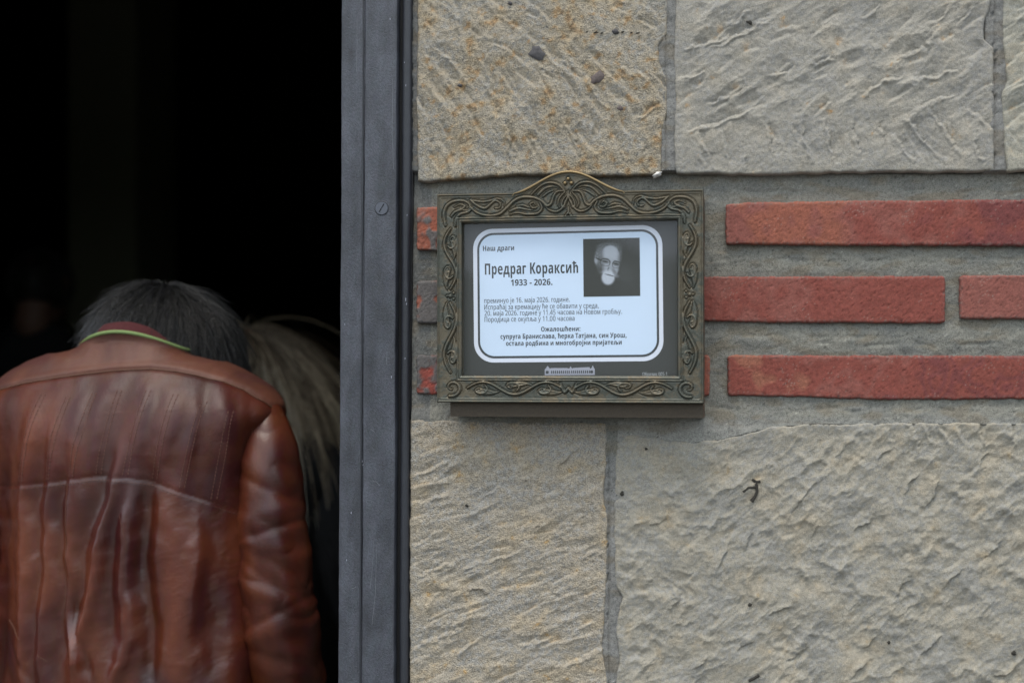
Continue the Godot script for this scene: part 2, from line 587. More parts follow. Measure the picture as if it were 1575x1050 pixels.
func pebble(parent: Node, u: float, v: float, w: float, h: float, turn: float, mat: Material, sd: int, tall := 0.0014, called := "pebble") -> void:
	var b := Bag.new()
	var n := noise(sd, 0.6, 2)
	var at := survey(u, v, 0.0) + Vector3(0, 0, 0.0005)
	var cols := 14
	for r in 5:
		var f := r / 4.0
		for k in cols:
			var a := TAU * k / cols
			var s := 1.0 + 0.5 * n.get_noise_2d(cos(a), sin(a))
			var p := Vector2(cos(a) * w, sin(a) * h) * s * (1.0 - f) * UNIT * 0.5
			p = p.rotated(-turn)
			b.v.append(at + Vector3(p.x, p.y, tall * (sin(f * PI * 0.5) - (0.6 if r == 0 else 0.0)) + 0.0006 * n.get_noise_2d(p.x * 900, p.y * 900)))
	for r in 4:
		for k in cols:
			var a := r * cols + k
			var d := r * cols + (k + 1) % cols
			b.i.append_array([a, a + cols, d + cols, a, d + cols, d])
	part(called, bag_mesh(b), mat, parent)


func build_wall() -> void:
	var wall := thing("stone_wall", Vector3.ZERO, "wall of tooled sandstone blocks with a band of red bricks in grey mortar beside the doorway", "wall")
	# mortar: deep under the upper stones, almost flush above the lower ones
	var nx := 520
	var ny := 640
	var m1 := noise(5, 30.0, 3)
	var m2 := noise(6, 6.0, 3)
	var m3 := noise(7, 60.0, 3)
	var edge5 := [[945, 662], [960, 669], [1000, 671], [1030, 678], [1060, 680], [1100, 677], [1140, 667], [1180, 657], [1230, 652], [1400, 650], [1990, 649]]
	var v := PackedVector3Array()
	var c := PackedColorArray()
	var idx := PackedInt32Array()
	for j in ny:
		var vv := lerpf(1300.0, -170.0, float(j) / (ny - 1))
		for i in nx:
			var uu := lerpf(632.0, 2000.0, pow(float(i) / (nx - 1), 1.25))
			var z := -14.0
			if vv > 263 and vv < 690:
				z = lerpf(-15.0, -4.5, clampf((vv - 275) / 370.0, 0, 1))
				if vv > 625: z = lerpf(z, -1.2, clampf((vv - 625) / 20.0, 0, 1))
				if uu > 962 and vv > lerp_table(edge5, uu) + 4.0 or uu < 924 and vv > 655: z = -16.0
				if vv > 376 and vv < 432: z += 2.0 * sin((vv - 376) / 56.0 * PI)
				if vv > 497 and vv < 546: z += 2.0 * sin((vv - 497) / 49.0 * PI)
			else:
				z = -4.0
				for jn in [[1029.0, 0], [1535.0, 0], [941.0, 1]]:
					if (jn[1] == 1) == (vv > 450):
						z = maxf(z, -0.2 - 0.02 * (uu - jn[0]) * (uu - jn[0]))
						if absf(uu - jn[0] + 5.0 + 1.5 * m1.get_noise_2d(7.0, vv)) < 1.6 and absf(uu - jn[0]) < 20: z -= 3.5
				if uu < 645: z = -6.0
				if vv <= 263 and absf(uu - 1029.0) > 22 and absf(uu - 1535.0) > 20 and uu > 650: z = -20.0
				if vv >= 690 and absf(uu - 943.0) > 24 and uu > 640: z = -20.0
			var streak := m1.get_noise_2d(uu * 0.25, vv * 1.6)
			z += 1.3 * m1.get_noise_2d(uu, vv) + 0.6 * streak + 0.8 * m2.get_noise_2d(uu, vv)
			for cr in [[398.0, 1000.0, 1900.0], [516.0, 1080.0, 1330.0], [529.0, 1180.0, 1900.0], [630.0, 1100.0, 1900.0], [292.0, 1090.0, 1900.0]]:      # trowel lines
				if uu > cr[1] and uu < cr[2]:
					var off: float = vv - cr[0] - 7.0 * m3.get_noise_2d(uu * 0.6, cr[0])
					z -= 1.6 * exp(-off * off / 6.0) * clampf(m1.get_noise_2d(uu * 0.5, cr[0] * 3.0) * 4.0 + 0.4, 0, 1)
			var p := survey(uu, vv, 0.0)
			p.z += z * 0.001
			v.append(p)
			var t := 0.8 * m3.get_noise_2d(uu, vv) + 0.3 * streak + 0.4 * m2.get_noise_2d(uu, vv)
			var col := Color(0.24, 0.235, 0.205).lerp(Color(0.185, 0.187, 0.175), clampf(t * 1.2 + 0.2, 0, 1))
			col = col.lerp(Color(0.26, 0.25, 0.215), clampf(-t * 1.3 - 0.15, 0, 1))
			if vv < 263 or vv > 700: col = Color(0.235, 0.232, 0.222) * (1.0 + 0.3 * t)
			elif vv > 640 and uu > 950: col = col.lerp(Color(0.33, 0.325, 0.3), clampf((vv - 640) / 12.0, 0, 0.8))
			if uu < 660: col = col.lerp(Color(0.14, 0.145, 0.15), 0.6)
			if m2.get_noise_2d(uu * 1.6 + 60, vv * 1.6) > 0.58: col = col * 0.45
			elif m2.get_noise_2d(uu * 1.4 + 160, vv * 1.4) > 0.62: col = col * 1.6
			col = col.lerp(Color(0.2, 0.165, 0.115), clampf(m1.get_noise_2d(uu * 0.4 + 300, vv) * 1.6 - 0.1, 0, 0.5))
			c.append(col)
	for j in ny - 1:
		for i in nx - 1:
			var a := j * nx + i
			idx.append_array([a, a + nx, a + nx + 1, a, a + nx + 1, a + 1])
	part("mortar", make_mesh(v, idx, c), M.mortar, wall)

	var ochre := Color(0.44, 0.27, 0.12)
	var s1 := stone(wall, [[-130, 641], [0, 641], [130, 640], [278, 641]], [[-130, 1028], [0, 1027], [50, 1027], [70, 1013], [96, 1014], [122, 1028], [170, 1028], [197, 1019], [270, 1017]],
		[[630, -130], [1040, -130]], [[630, 277], [655, 280], [711, 275], [770, 270], [833, 268], [925, 271], [1030, 267]],
		{"seed": 101, "band": [150.0, 190.0], "base": Color(0.37, 0.325, 0.255), "warm": Color(0.41, 0.335, 0.23), "cool": Color(0.32, 0.305, 0.275), "rust": Color(0.36, 0.24, 0.13), "warm_at": 0.05, "cool_at": 0.1, "rust_at": 0.3, "groove_rust": -0.25, "soot": 0.1, "mid": 1.2, "big": 3.0, "fine": 0.4, "turn": 60.0, "stretch": 0.5, "scallop": 3.6, "facet": 13.5,
		"marks": [[858,171,890,241,13,2.2],[905,195,910,219,8,1.6],[937,207,958,250,12,2.2],[809,210,830,241,11,2.0],[778,195,791,253,12,2.2],[839,213,861,244,10,1.8],[980,219,989,250,9,1.8],[998,189,1007,213,8,1.6],[675,70,711,116,12,2.2],[684,122,699,143,10,2.0],[657,183,666,244,12,2.2],[830,116,845,131,9,1.8],[964,183,1007,162,10,1.8],[655,80,668,104,9,1.8],[700,30,712,52,9,1.8],[735,120,770,160,11,1.8],[760,20,790,50,9,1.6],[870,90,880,130,9,1.5],[890,130,930,170,9,1.5],[715,200,735,245,11,1.8],[760,165,780,190,9,1.6]],
		"strokes": [{"r": [640, -130, 1030, 120], "angle": 48, "spread": 28, "size": [30, 17, 3.0], "step": [29, 22], "fill": 0.7}, {"r": [640, 120, 1030, 262], "angle": 60, "spread": 10, "size": [50, 15, 3.8], "step": [23, 34]}]})
	var s2 := stone(wall, [[-130, 1039], [0, 1038], [106, 1036], [146, 1039], [213, 1036], [265, 1040]], [[-130, 1528], [0, 1526], [33, 1515], [60, 1516], [74, 1530], [200, 1530], [260, 1530]],
		[[1040, -130], [1530, -130]], [[1040, 267], [1140, 268], [1300, 265], [1530, 263]],
		{"seed": 202, "mat": M.stone_fine, "band": [178.0, 205.0], "base": Color(0.355, 0.333, 0.29), "warm": Color(0.385, 0.352, 0.295), "cool": Color(0.31, 0.3, 0.28), "rust": ochre, "warm_at": 0.15, "cool_at": 0.1, "rust_at": 0.72, "groove_rust": -0.3, "mid": 1.7, "big": 2.6, "fine": 0.3, "wave": 34.0, "octaves": 3, "turn": -33.0, "stretch": 0.5, "scallop": 3.9, "facet": 19.0,
		"marks": [[1072,198,1098,260,13,2.6],[1078,235,1084,257,7,1.6],[1110,213,1126,252,11,2.0],[1180,188,1194,238,12,2.4],[1232,188,1250,252,14,2.8],[1265,183,1287,252,14,2.8],[1310,183,1323,247,13,2.6],[1348,188,1361,243,12,2.4],[1373,206,1404,252,12,2.4],[1386,178,1452,248,14,2.8],[1428,173,1482,240,14,2.8],[1488,163,1522,203,12,2.4],[1492,222,1512,247,9,2.0],[1214,192,1230,215,8,1.6],[1149,240,1140,264,6,1.6],[1084,156,1140,136,16,3.0],[1055,199,1180,160,14,2.6],[1090,70,1190,26,17,3.2],[1128,34,1155,14,12,2.2],[1052,75,1122,50,14,2.8],[1040,118,1085,108,12,2.2],[1320,148,1386,112,16,3.0],[1395,120,1470,110,16,3.0],[1410,80,1456,48,14,2.8],[1436,38,1462,12,13,2.4],[1330,28,1352,4,12,2.2],[1413,168,1466,140,13,2.4],[1250,100,1280,84,12,2.2],[1262,166,1274,155,9,1.8],[1372,92,1420,70,12,2.2],[1480,40,1500,10,11,2.0],[1180,118,1222,100,12,2.2],[1120,150,1160,128,12,2.2]],
		"strokes": [{"r": [1040, -130, 1530, 185], "angle": -33, "spread": 17, "size": [34, 22, 2.6], "step": [38, 28], "fill": 0.65}, {"r": [1045, 205, 1525, 240], "angle": 62, "spread": 10, "size": [40, 12, 1.5], "step": [24, 34], "fill": 0.7}]})
	stone(wall, [[-130, 1543], [66, 1542], [123, 1550], [143, 1540], [206, 1543], [260, 1550]], [[-130, 1990], [265, 1990]], [[1540, -130], [1990, -130]], [[1540, 263], [1990, 262]],
		{"seed": 303, "mat": M.stone_fine, "band": [178.0, 205.0], "cell": 1.9, "base": Color(0.38, 0.36, 0.3), "warm": Color(0.42, 0.38, 0.3), "cool": Color(0.33, 0.325, 0.29), "rust": ochre, "rust_at": 0.75, "mid": 1.4, "turn": -33.0, "stretch": 0.5, "scallop": 4.6, "facet": 22.0,
		"strokes": [{"r": [1540, -130, 1990, 190], "angle": -32, "spread": 12, "size": [36, 12, 3.0], "step": [26, 17]}, {"r": [1545, 195, 1990, 250], "angle": 60, "spread": 8, "size": [30, 9, 2.2], "step": [15, 30]}]})
	var s4 := stone(wall, [[645, 630], [1270, 628]], [[645, 934], [700, 933], [763, 929], [804, 935], [907, 933], [1009, 927], [1050, 935], [1270, 933]],
		[[628, 645], [700, 646], [800, 648], [930, 650]], [[628, 1270], [935, 1270]],
		{"seed": 404, "base": Color(0.385, 0.34, 0.275), "warm": Color(0.415, 0.35, 0.26), "cool": Color(0.34, 0.325, 0.3), "rust": Color(0.45, 0.3, 0.14), "warm_at": 0.05, "cool_at": 0.1, "rust_at": 0.62, "groove_rust": 0.02, "mid": 1.7, "fine": 0.45, "round": 3.5, "turn": -19.0, "stretch": 0.42, "scallop": 3.3, "facet": 14.0,
		"marks": [[640,880,700,862,16,2.2],[632,775,690,755,14,2.2],[632,730,690,705,13,1.8],[725,860,800,845,14,2.2],[790,815,815,803,12,1.8],[855,715,885,690,13,2.2,1],[630,1000,720,955,15,2.4],[700,1010,735,975,14,2.0],[850,1030,930,990,16,2.4],[890,850,925,842,14,2.0],[720,905,750,912,15,3.0,1],[650,935,680,905,14,2.2],[800,990,850,975,13,2.0],[740,755,770,748,11,1.6],[635,835,680,815,13,2.0],[840,810,880,798,12,1.6]],
		"strokes": [{"r": [630, 690, 935, 1270], "angle": -19, "spread": 11, "size": [44, 16, 1.8], "step": [40, 24], "fill": 0.6}]})
	var s5 := stone(wall, [[650, 955], [694, 946], [824, 944], [898, 946], [919, 957], [968, 946], [1013, 953], [1050, 946], [1270, 946]], [[650, 1990], [1270, 1990]],
		[[945, 662], [960, 669], [1000, 671], [1030, 678], [1060, 680], [1100, 677], [1140, 667], [1180, 657], [1230, 652], [1400, 650], [1990, 649]], [[945, 1270], [1990, 1270]],
		{"seed": 505, "mat": M.stone_fine, "base": Color(0.36, 0.332, 0.275), "warm": Color(0.39, 0.345, 0.27), "cool": Color(0.31, 0.3, 0.275), "rust": Color(0.4, 0.31, 0.19), "warm_at": 0.15, "cool_at": 0.0, "rust_at": 0.72, "groove_rust": -0.3, "mid": 1.6, "big": 4.0, "fine": 0.45, "wave": 30.0, "octaves": 3, "round": 2.5, "cell": 1.6, "turn": -45.0, "stretch": 0.85, "scallop": 4.4, "facet": 14.5,
		"marks": [[1386,656,1420,702,14,2.4],[1417,658,1438,695,12,2.2],[1440,658,1466,702,13,2.4],[1468,664,1490,700,11,2.0],[1503,660,1516,698,12,2.2],[1550,655,1563,694,12,2.2],[1352,658,1372,690,11,1.8],[1318,662,1338,690,10,1.6],[1372,703,1350,719,16,3.0,1],[1415,740,1392,770,20,3.6,1],[1446,748,1424,792,20,3.6,1],[1344,806,1316,826,18,3.4,1],[1528,709,1505,727,16,3.0,1],[1262,745,1216,802,20,2.6,1],[1122,830,1104,868,17,3.0,1],[1160,822,1143,842,15,2.8,1],[1212,940,1178,945,16,2.8,1],[1086,1006,1064,1018,16,2.8,1],[1332,1025,1306,1047,18,3.2,1],[1400,900,1370,925,18,2.8,1],[1540,840,1515,870,18,2.8,1],[1480,880,1450,915,18,2.8,1],[1265,815,1250,835,14,2.4,1],[1040,900,1020,930,15,2.4,1],[1240,1000,1205,1020,18,2.6,1],[1450,985,1410,1010,18,2.8,1],[1560,1030,1530,1048,20,3.4,1],[1030,780,1000,800,15,1.8,1],[1300,700,1285,716,12,2.0,1],[1350,985,1325,1003,15,2.2,1],[1160,985,1130,1000,16,2.2,1]],
		"strokes": [{"r": [1230, 655, 1990, 705], "angle": 64, "spread": 9, "size": [36, 14, 1.4], "step": [24, 60]}, {"r": [960, 730, 1990, 1270], "angle": -45, "spread": 38, "size": [26, 22, 2.6], "step": [36, 32], "fill": 0.6}]})
	# a course above and one below, beyond what the photograph frames
	for q in [[641, 1320, -520, -140], [1330, 1990, -520, -140], [629, 1250, 1280, 1700], [1262, 1990, 1280, 1700], [629, 1500, 1710, 2160], [1512, 1990, 1710, 2160], [641, 1500, -900, -530], [1512, 1990, -900, -530]]:
		stone(wall, [[q[2], q[0]], [q[3], q[0]]], [[q[2], q[1]], [q[3], q[1]]], [[q[0], q[2]], [q[1], q[2]]], [[q[0], q[3]], [q[1], q[3]]],
			{"seed": 600 + int(q[0]) + int(q[3]), "cell": 7.0, "base": Color(0.39, 0.36, 0.29), "warm": Color(0.43, 0.37, 0.27), "cool": Color(0.34, 0.33, 0.29), "rust": ochre})

	pebble(s1, 826, 80, 25, 20, 0.6, M.pebble, 1)
	pebble(s1, 920, 119, 27, 17, -0.6, M.pebble_warm, 2)
	pebble(s1, 707, 131, 8, 6, 0.0, M.pebble, 3, 0.0015)
	pebble(s1, 946, 48, 12, 8, 0.2, M.pebble, 4, 0.0015)
	pebble(s1, 955, 166, 14, 11, 0.4, M.pebble_warm, 5, 0.0015)
	pebble(s1, 785, 5, 8, 6, 0.4, M.pebble, 6, 0.0015)
	for k in 7: pebble(s1, 903 + k * 10.5 + (13 if k > 2 else 0) + (k * 7 % 4), 49 + (k * 5 % 4) * 0.8, 4 + (k * 3 % 5), 2.4, -0.2, M.fleck, 20 + k, 0.0006, "dark_fleck")
	pebble(s1, 1011, 268, 15, 8, -0.5, M.chip, 8, 0.005, "loose_chip")
	pebble(s4, 718, 777, 6, 4, 0.7, M.fleck, 9, 0.0012, "dark_fleck")
	pebble(s5, 957, 759, 6, 8, 0.2, M.fleck, 10, 0.001, "dark_fleck")
	pebble(s5, 994, 690, 5, 4, 0.2, M.fleck, 11, 0.001, "dark_fleck")
	pebble(s5, 1154, 930, 6, 6, 0.2, M.fleck, 12, 0.001, "dark_fleck")
	pebble(s5, 1560, 1004, 7, 7, 0.2, M.fleck, 13, 0.001, "dark_fleck")
	pebble(s5, 1368, 988, 5, 5, 0.2, M.fleck, 14, 0.001, "dark_fleck")
	pebble(s2, 1153, 34, 10, 6, 0.5, M.fleck, 15, 0.001, "dark_fleck")
	var b := Bag.new()
	for path in [[[1160, 738], [1164, 746], [1165, 755], [1162, 763], [1156, 771]], [[1143, 756], [1152, 750], [1163, 749]], [[1157, 737], [1164, 741], [1170, 740]], [[1152, 1047], [1160, 1043], [1168, 1038]]]:
		var pts := PackedVector3Array()
		var rad := PackedFloat32Array()
		for q in path:
			pts.append(survey(q[0], q[1], 0.0) + Vector3(0, 0, 0.001))
			rad.append(0.0015 + 0.0014 * (1.0 if q == path[-1] and path.size() == 5 else 0.3))
		b.tube(pts, rad, 6, Color.WHITE, 0.5)
	part("dark_stain", bag_mesh(b), M.fleck, s5)

	var o := Color(0.32, 0.1, 0.062)
	var r := Color(0.255, 0.062, 0.045)
	var d := Color(0.2, 0.05, 0.046)
	var w := Color(0.28, 0.09, 0.07)
	brick(wall, 1116, 1622, [[1116, 314], [1150, 311], [1300, 308], [1622, 306]], [[1116, 375], [1300, 377], [1622, 378]], 11, [w, o, o, w, r, r, d, d])
	brick(wall, 1000, 1455, [[1000, 425], [1200, 425], [1455, 424]], [[1000, 492], [1200, 496], [1455, 497]], 22, [w, w, r, w, r, r, r])
	brick(wall, 1477, 1930, [[1477, 423], [1930, 422]], [[1477, 490], [1930, 492]], 33, [w, Color(0.27, 0.09, 0.07), d, r, r])
	brick(wall, 1119, 1640, [[1119, 546], [1640, 547]], [[1119, 608], [1250, 611], [1380, 615], [1640, 613]], 44, [Color(0.33, 0.12, 0.075), r, r, r, w, r, r, d, r, d, r, r])
	brick(wall, 860, 1092, [[860, 546], [1092, 546]], [[860, 609], [1092, 609]], 55, [r, r, o])
	brick(wall, 640, 980, [[640, 318], [980, 316]], [[640, 384], [700, 387], [980, 384]], 66, [o, Color(0.45, 0.12, 0.06), o, r], 0.02)
	brick(wall, 640, 985, [[640, 432], [985, 428]], [[640, 497], [985, 496]], 77, [o, o, r, r], 0.33)
	brick(wall, 640, 845, [[640, 546], [845, 546]], [[640, 606], [845, 608]], 88, [r, Color(0.42, 0.08, 0.06), r], 0.14)


# ---------------------------------------------------------------- door frame

func build_frame() -> void:
	var mid := survey(575, 525, 0.0)
	var f := thing("door_frame", Vector3(mid.x, 0, 0), "dark blue-grey painted steel door frame along the left edge of the stone wall", "door frame")
	var x := func(u: float) -> float: return survey(u, 525, 0.0).x - mid.x
	var lean := 0.0042 / 0.95
	var tall := 2.35
	var cut := func(x0: float, x1: float, z0: float, z1: float, bevel: float, mat: Material, called: String) -> MeshInstance3D:
		var o := part(called, strip_mesh(x1 - x0, tall, z1 - z0, bevel, int(x0 * 9999)), mat, f)
		o.transform.basis = Basis(Vector3(1, 0, 0), Vector3(lean, 1, 0), Vector3(0, 0, 1))
		o.position = Vector3((x0 + x1) / 2 + (tall / 2 - 1.45) * lean, tall / 2, (z0 + z1) / 2)
		return o
	cut.call(x.call(524.0), x.call(562.0), -0.09, 0.006, 0.003, M.steel, "jamb_stop")
	cut.call(x.call(556.5), x.call(559.5), 0.004, 0.0068, 0.001, M.bead, "jamb_groove")
	cut.call(x.call(562.6), x.call(611.5), -0.06, 0.013, 0.0022, M.steel, "cover_plate")
	cut.call(x.call(610.0), x.call(632.0), -0.06, -0.006, 0.001, M.dark, "shadow_gap")
	cut.call(x.call(617.0), x.call(630.5), -0.05, 0.006, 0.0055, M.bead, "edge_bead")
	# lintel bar and far jamb of the same frame
	var top := part("head_bar", box(Vector3(1.16, 0.1, 0.1), 0.003), M.steel_plain, f)
	top.position = Vector3(x.call(590.0) - 0.6, tall + 0.05, -0.045)
	var far := part("far_jamb", box(Vector3(0.09, tall, 0.1), 0.003), M.steel_plain, f)
	far.position = Vector3(x.call(590.0) - 1.14, tall / 2, -0.045)
	frame_scratches(f, mid)
	# slotted screw
	var s := CSGCylinder3D.new()
	s.name = "screw"
	s.radius = 0.0088
	s.height = 0.004
	s.sides = 28
	s.rotation.x = PI / 2
	s.material = M.steel_plain
	var k := CSGBox3D.new()
	k.name = "slot"
	k.operation = CSGShape3D.OPERATION_SUBTRACTION
	k.size = Vector3(0.0016, 0.003, 0.0135)
	k.position.y = 0.0018
	k.rotation.y = -0.55
	k.material = M.dark
	s.add_child(k)
	f.add_child(s)
	var at := survey(587, 320, 0.013)
	s.position = Vector3(at.x - mid.x, at.y, 0.0122)
	var ring := TorusMesh.new()
	ring.inner_radius = 0.0086
	ring.outer_radius = 0.0104
	ring.rings = 28
	ring.ring_segments = 6
	var rg := part("screw_rim", ring, M.bead, f)
	rg.rotation.x = PI / 2
	rg.position = Vector3(at.x - mid.x, at.y, 0.0126)


func frame_scratches(f: Node3D, mid: Vector3) -> void:
	var b := Bag.new()
	for path in [[[580, 833], [578, 880], [577, 915], [572, 960]], [[573, 740], [579, 741], [584, 747]], [[569, 905], [573, 870], [575, 830]], [[604, 120], [603, 200], [605, 260]], [[549, 30], [549, 70], [548, 110]], [[570, 660], [576, 664]], [[595, 540], [594, 560]], [[541, 905], [548, 903]]]:
		var pts := PackedVector3Array()
		var rad := PackedFloat32Array()
		for q in path:
			pts.append(survey(q[0], q[1], 0.013 if q[0] > 563 else 0.006) - Vector3(mid.x, 0, 0))
			rad.append(0.00028)
		b.tube(pts, rad, 5)
	part("scratch", bag_mesh(b), M.scratch, f)
	var d := Bag.new()
	for q in [[624, 458, 6], [625, 466, 3], [623, 550, 3], [602, 578, 4], [557, 708, 3], [558, 714, 2], [600, 28, 3], [624, 130, 3], [622, 95, 2], [626, 330, 2], [530, 498, 2], [540, 787, 4], [533, 860, 3]]:
		var p := survey(q[0], q[1], 0.0065 if q[0] > 614 or q[0] < 563 else 0.0135) - Vector3(mid.x, 0, 0)
		d.tube(PackedVector3Array([p, p - Vector3(0.0001, q[2] * 0.0008, 0)]), PackedFloat32Array([0.0006, 0.0004]), 6, Color.WHITE, 0.4)
	part("paint_fleck", bag_mesh(d), M.print_grey, f)


# an upright bar with rounded long edges, slight waviness and worn edges
func strip_mesh(w: float, h: float, deep: float, bevel: float, sd: int) -> ArrayMesh:
	var n := noise(sd, 0.35, 3)
	var n2 := noise(sd + 4, 0.03, 3)
	var prof := []
	prof.append([-w / 2, -deep / 2])
	for k in 5:
		var a := PI / 2 * k / 4
		prof.append([-w / 2 + bevel * (1 - cos(a)), deep / 2 - bevel * (1 - sin(a))])
	for k in 7: prof.append([lerpf(-w / 2 + bevel, w / 2 - bevel, (k + 1) / 8.0), deep / 2])
	for k in 5:
		var a := PI / 2 * (4 - k) / 4
		prof.append([w / 2 - bevel * (1 - cos(a)), deep / 2 - bevel * (1 - sin(a))])
	prof.append([w / 2, -deep / 2])
	var b := Bag.new()
	var rows := 320
	for j in rows:
		var y := lerpf(-h / 2, h / 2, float(j) / (rows - 1))
		for p in prof:
			var dx := 0.0009 * n.get_noise_2d(y, signf(p[0]) * 3.0) + 0.0004 * n2.get_noise_2d(y, signf(p[0]) * 5.0)
			b.v.append(Vector3(p[0] + dx, y, p[1] + (0.0006 * n.get_noise_2d(y, p[0] * 4 + 9) if p[1] > 0 else 0.0)))
			var t := n.get_noise_2d(y * 2.0, p[0] * 6.0) + 0.6 * n2.get_noise_2d(y * 0.6, p[0] * 2.0)
			var col := Color(0.062, 0.067, 0.084) * (1.0 + 0.5 * t)
			b.c.append(col)
	b.grid(prof.size(), rows, 0)
	return bag_mesh(b, true)


# ---------------------------------------------------------------- the bronze case and the notice

func relief_curve(R: PackedFloat32Array, nx: int, ny: int, cell: float, pts: Array, r0: float, r1: float, h: float) -> void:
	var cv := Curve2D.new()
	for k in pts.size():
		var p := Vector2(pts[k][0], pts[k][1])
		var a := Vector2(pts[maxi(k - 1, 0)][0], pts[maxi(k - 1, 0)][1])
		var b := Vector2(pts[mini(k + 1, pts.size() - 1)][0], pts[mini(k + 1, pts.size() - 1)][1])
		cv.add_point(p, (a - b) / 6.0, (b - a) / 6.0)
	var l := cv.get_baked_length()
	var steps := int(l / 0.4) + 2
	for s in steps:
		var f := float(s) / (steps - 1)
		var p := cv.sample_baked(f * l)
		var r := lerpf(r0, r1, f) * (0.55 + 0.45 * sin(PI * clampf(f * 0.9 + 0.05, 0, 1)))
		relief_dot(R, nx, ny, cell, p, r, h * clampf(r / maxf(r0, r1) + 0.25, 0, 1))


func relief_dot(R: PackedFloat32Array, nx: int, ny: int, cell: float, p: Vector2, r: float, h: float) -> void:
	for j in range(maxi(0, int((p.y - r) / cell)), mini(ny - 1, int((p.y + r) / cell) + 1) + 1):
		for i in range(maxi(0, int((p.x - r) / cell)), mini(nx - 1, int((p.x + r) / cell) + 1) + 1):
			var d := Vector2(i * cell, j * cell).distance_squared_to(p) / (r * r)
			if d < 1.0:
				var k := j * nx + i
				R[k] = maxf(R[k], h * sqrt(1.0 - d))


# a running scroll: a waving stem with a curled leaf in every bay; o is the start, e the run direction, l its length, all in mm
func scroll_band(R: PackedFloat32Array, nx: int, ny: int, cell: float, o: Vector2, e: Vector2, l: float, bays: int, amp: float, flip := 1.0) -> void:
	var nrm := Vector2(-e.y, e.x) * flip
	var stem := []
	var steps := bays * 8
	for s in steps + 1:
		var t := float(s) / steps
		var p := o + e * (t * l) + nrm * (amp * 0.85 * sin(t * bays * PI))
		stem.append([p.x, p.y])
	relief_curve(R, nx, ny, cell, stem, 1.9, 1.9, 2.9)
	var bay := l / bays
	for b in bays:
		var side := 1.0 if b % 2 == 0 else -1.0
		var mid := o + e * ((b + 0.5) * bay)
		var c := mid - nrm * side * amp * 0.28 - e * bay * 0.1
		var leaf := []
		var curl := []
		for s in 15:                       # a spiral that leaves the stem and winds inwards
			var t := s / 14.0
			var a := lerpf(-0.25, 1.55, t) * TAU * 0.62
			var rr := lerpf(amp * 0.95, amp * 0.18, pow(t, 0.75))
			var q: Vector2 = c + e * (cos(a) * rr * 1.35) - nrm * side * (sin(a) * rr * 0.8)
			curl.append([q.x, q.y])
		relief_curve(R, nx, ny, cell, curl, 2.0, 1.2, 2.6)
		for s in 6:
			var t := s / 5.0
			var q := c + e * lerpf(-amp * 0.2, bay * 0.62, t) - nrm * side * amp * (0.15 + 0.75 * t * (1 - t) * 1.6)
			leaf.append([q.x, q.y])
		relief_curve(R, nx, ny, cell, leaf, 4.0, 1.2, 1.9)
		var vein := []
		for s in 5:
			var t := s / 4.0
			var q := c + e * lerpf(amp * 0.2, bay * 0.55, t) + nrm * side * amp * (0.1 - 0.42 * t)
			vein.append([q.x, q.y])
		relief_curve(R, nx, ny, cell, vein, 1.9, 0.9, 2.1)
		relief_dot(R, nx, ny, cell, c + e * amp * 0.12, 1.9, 2.2)


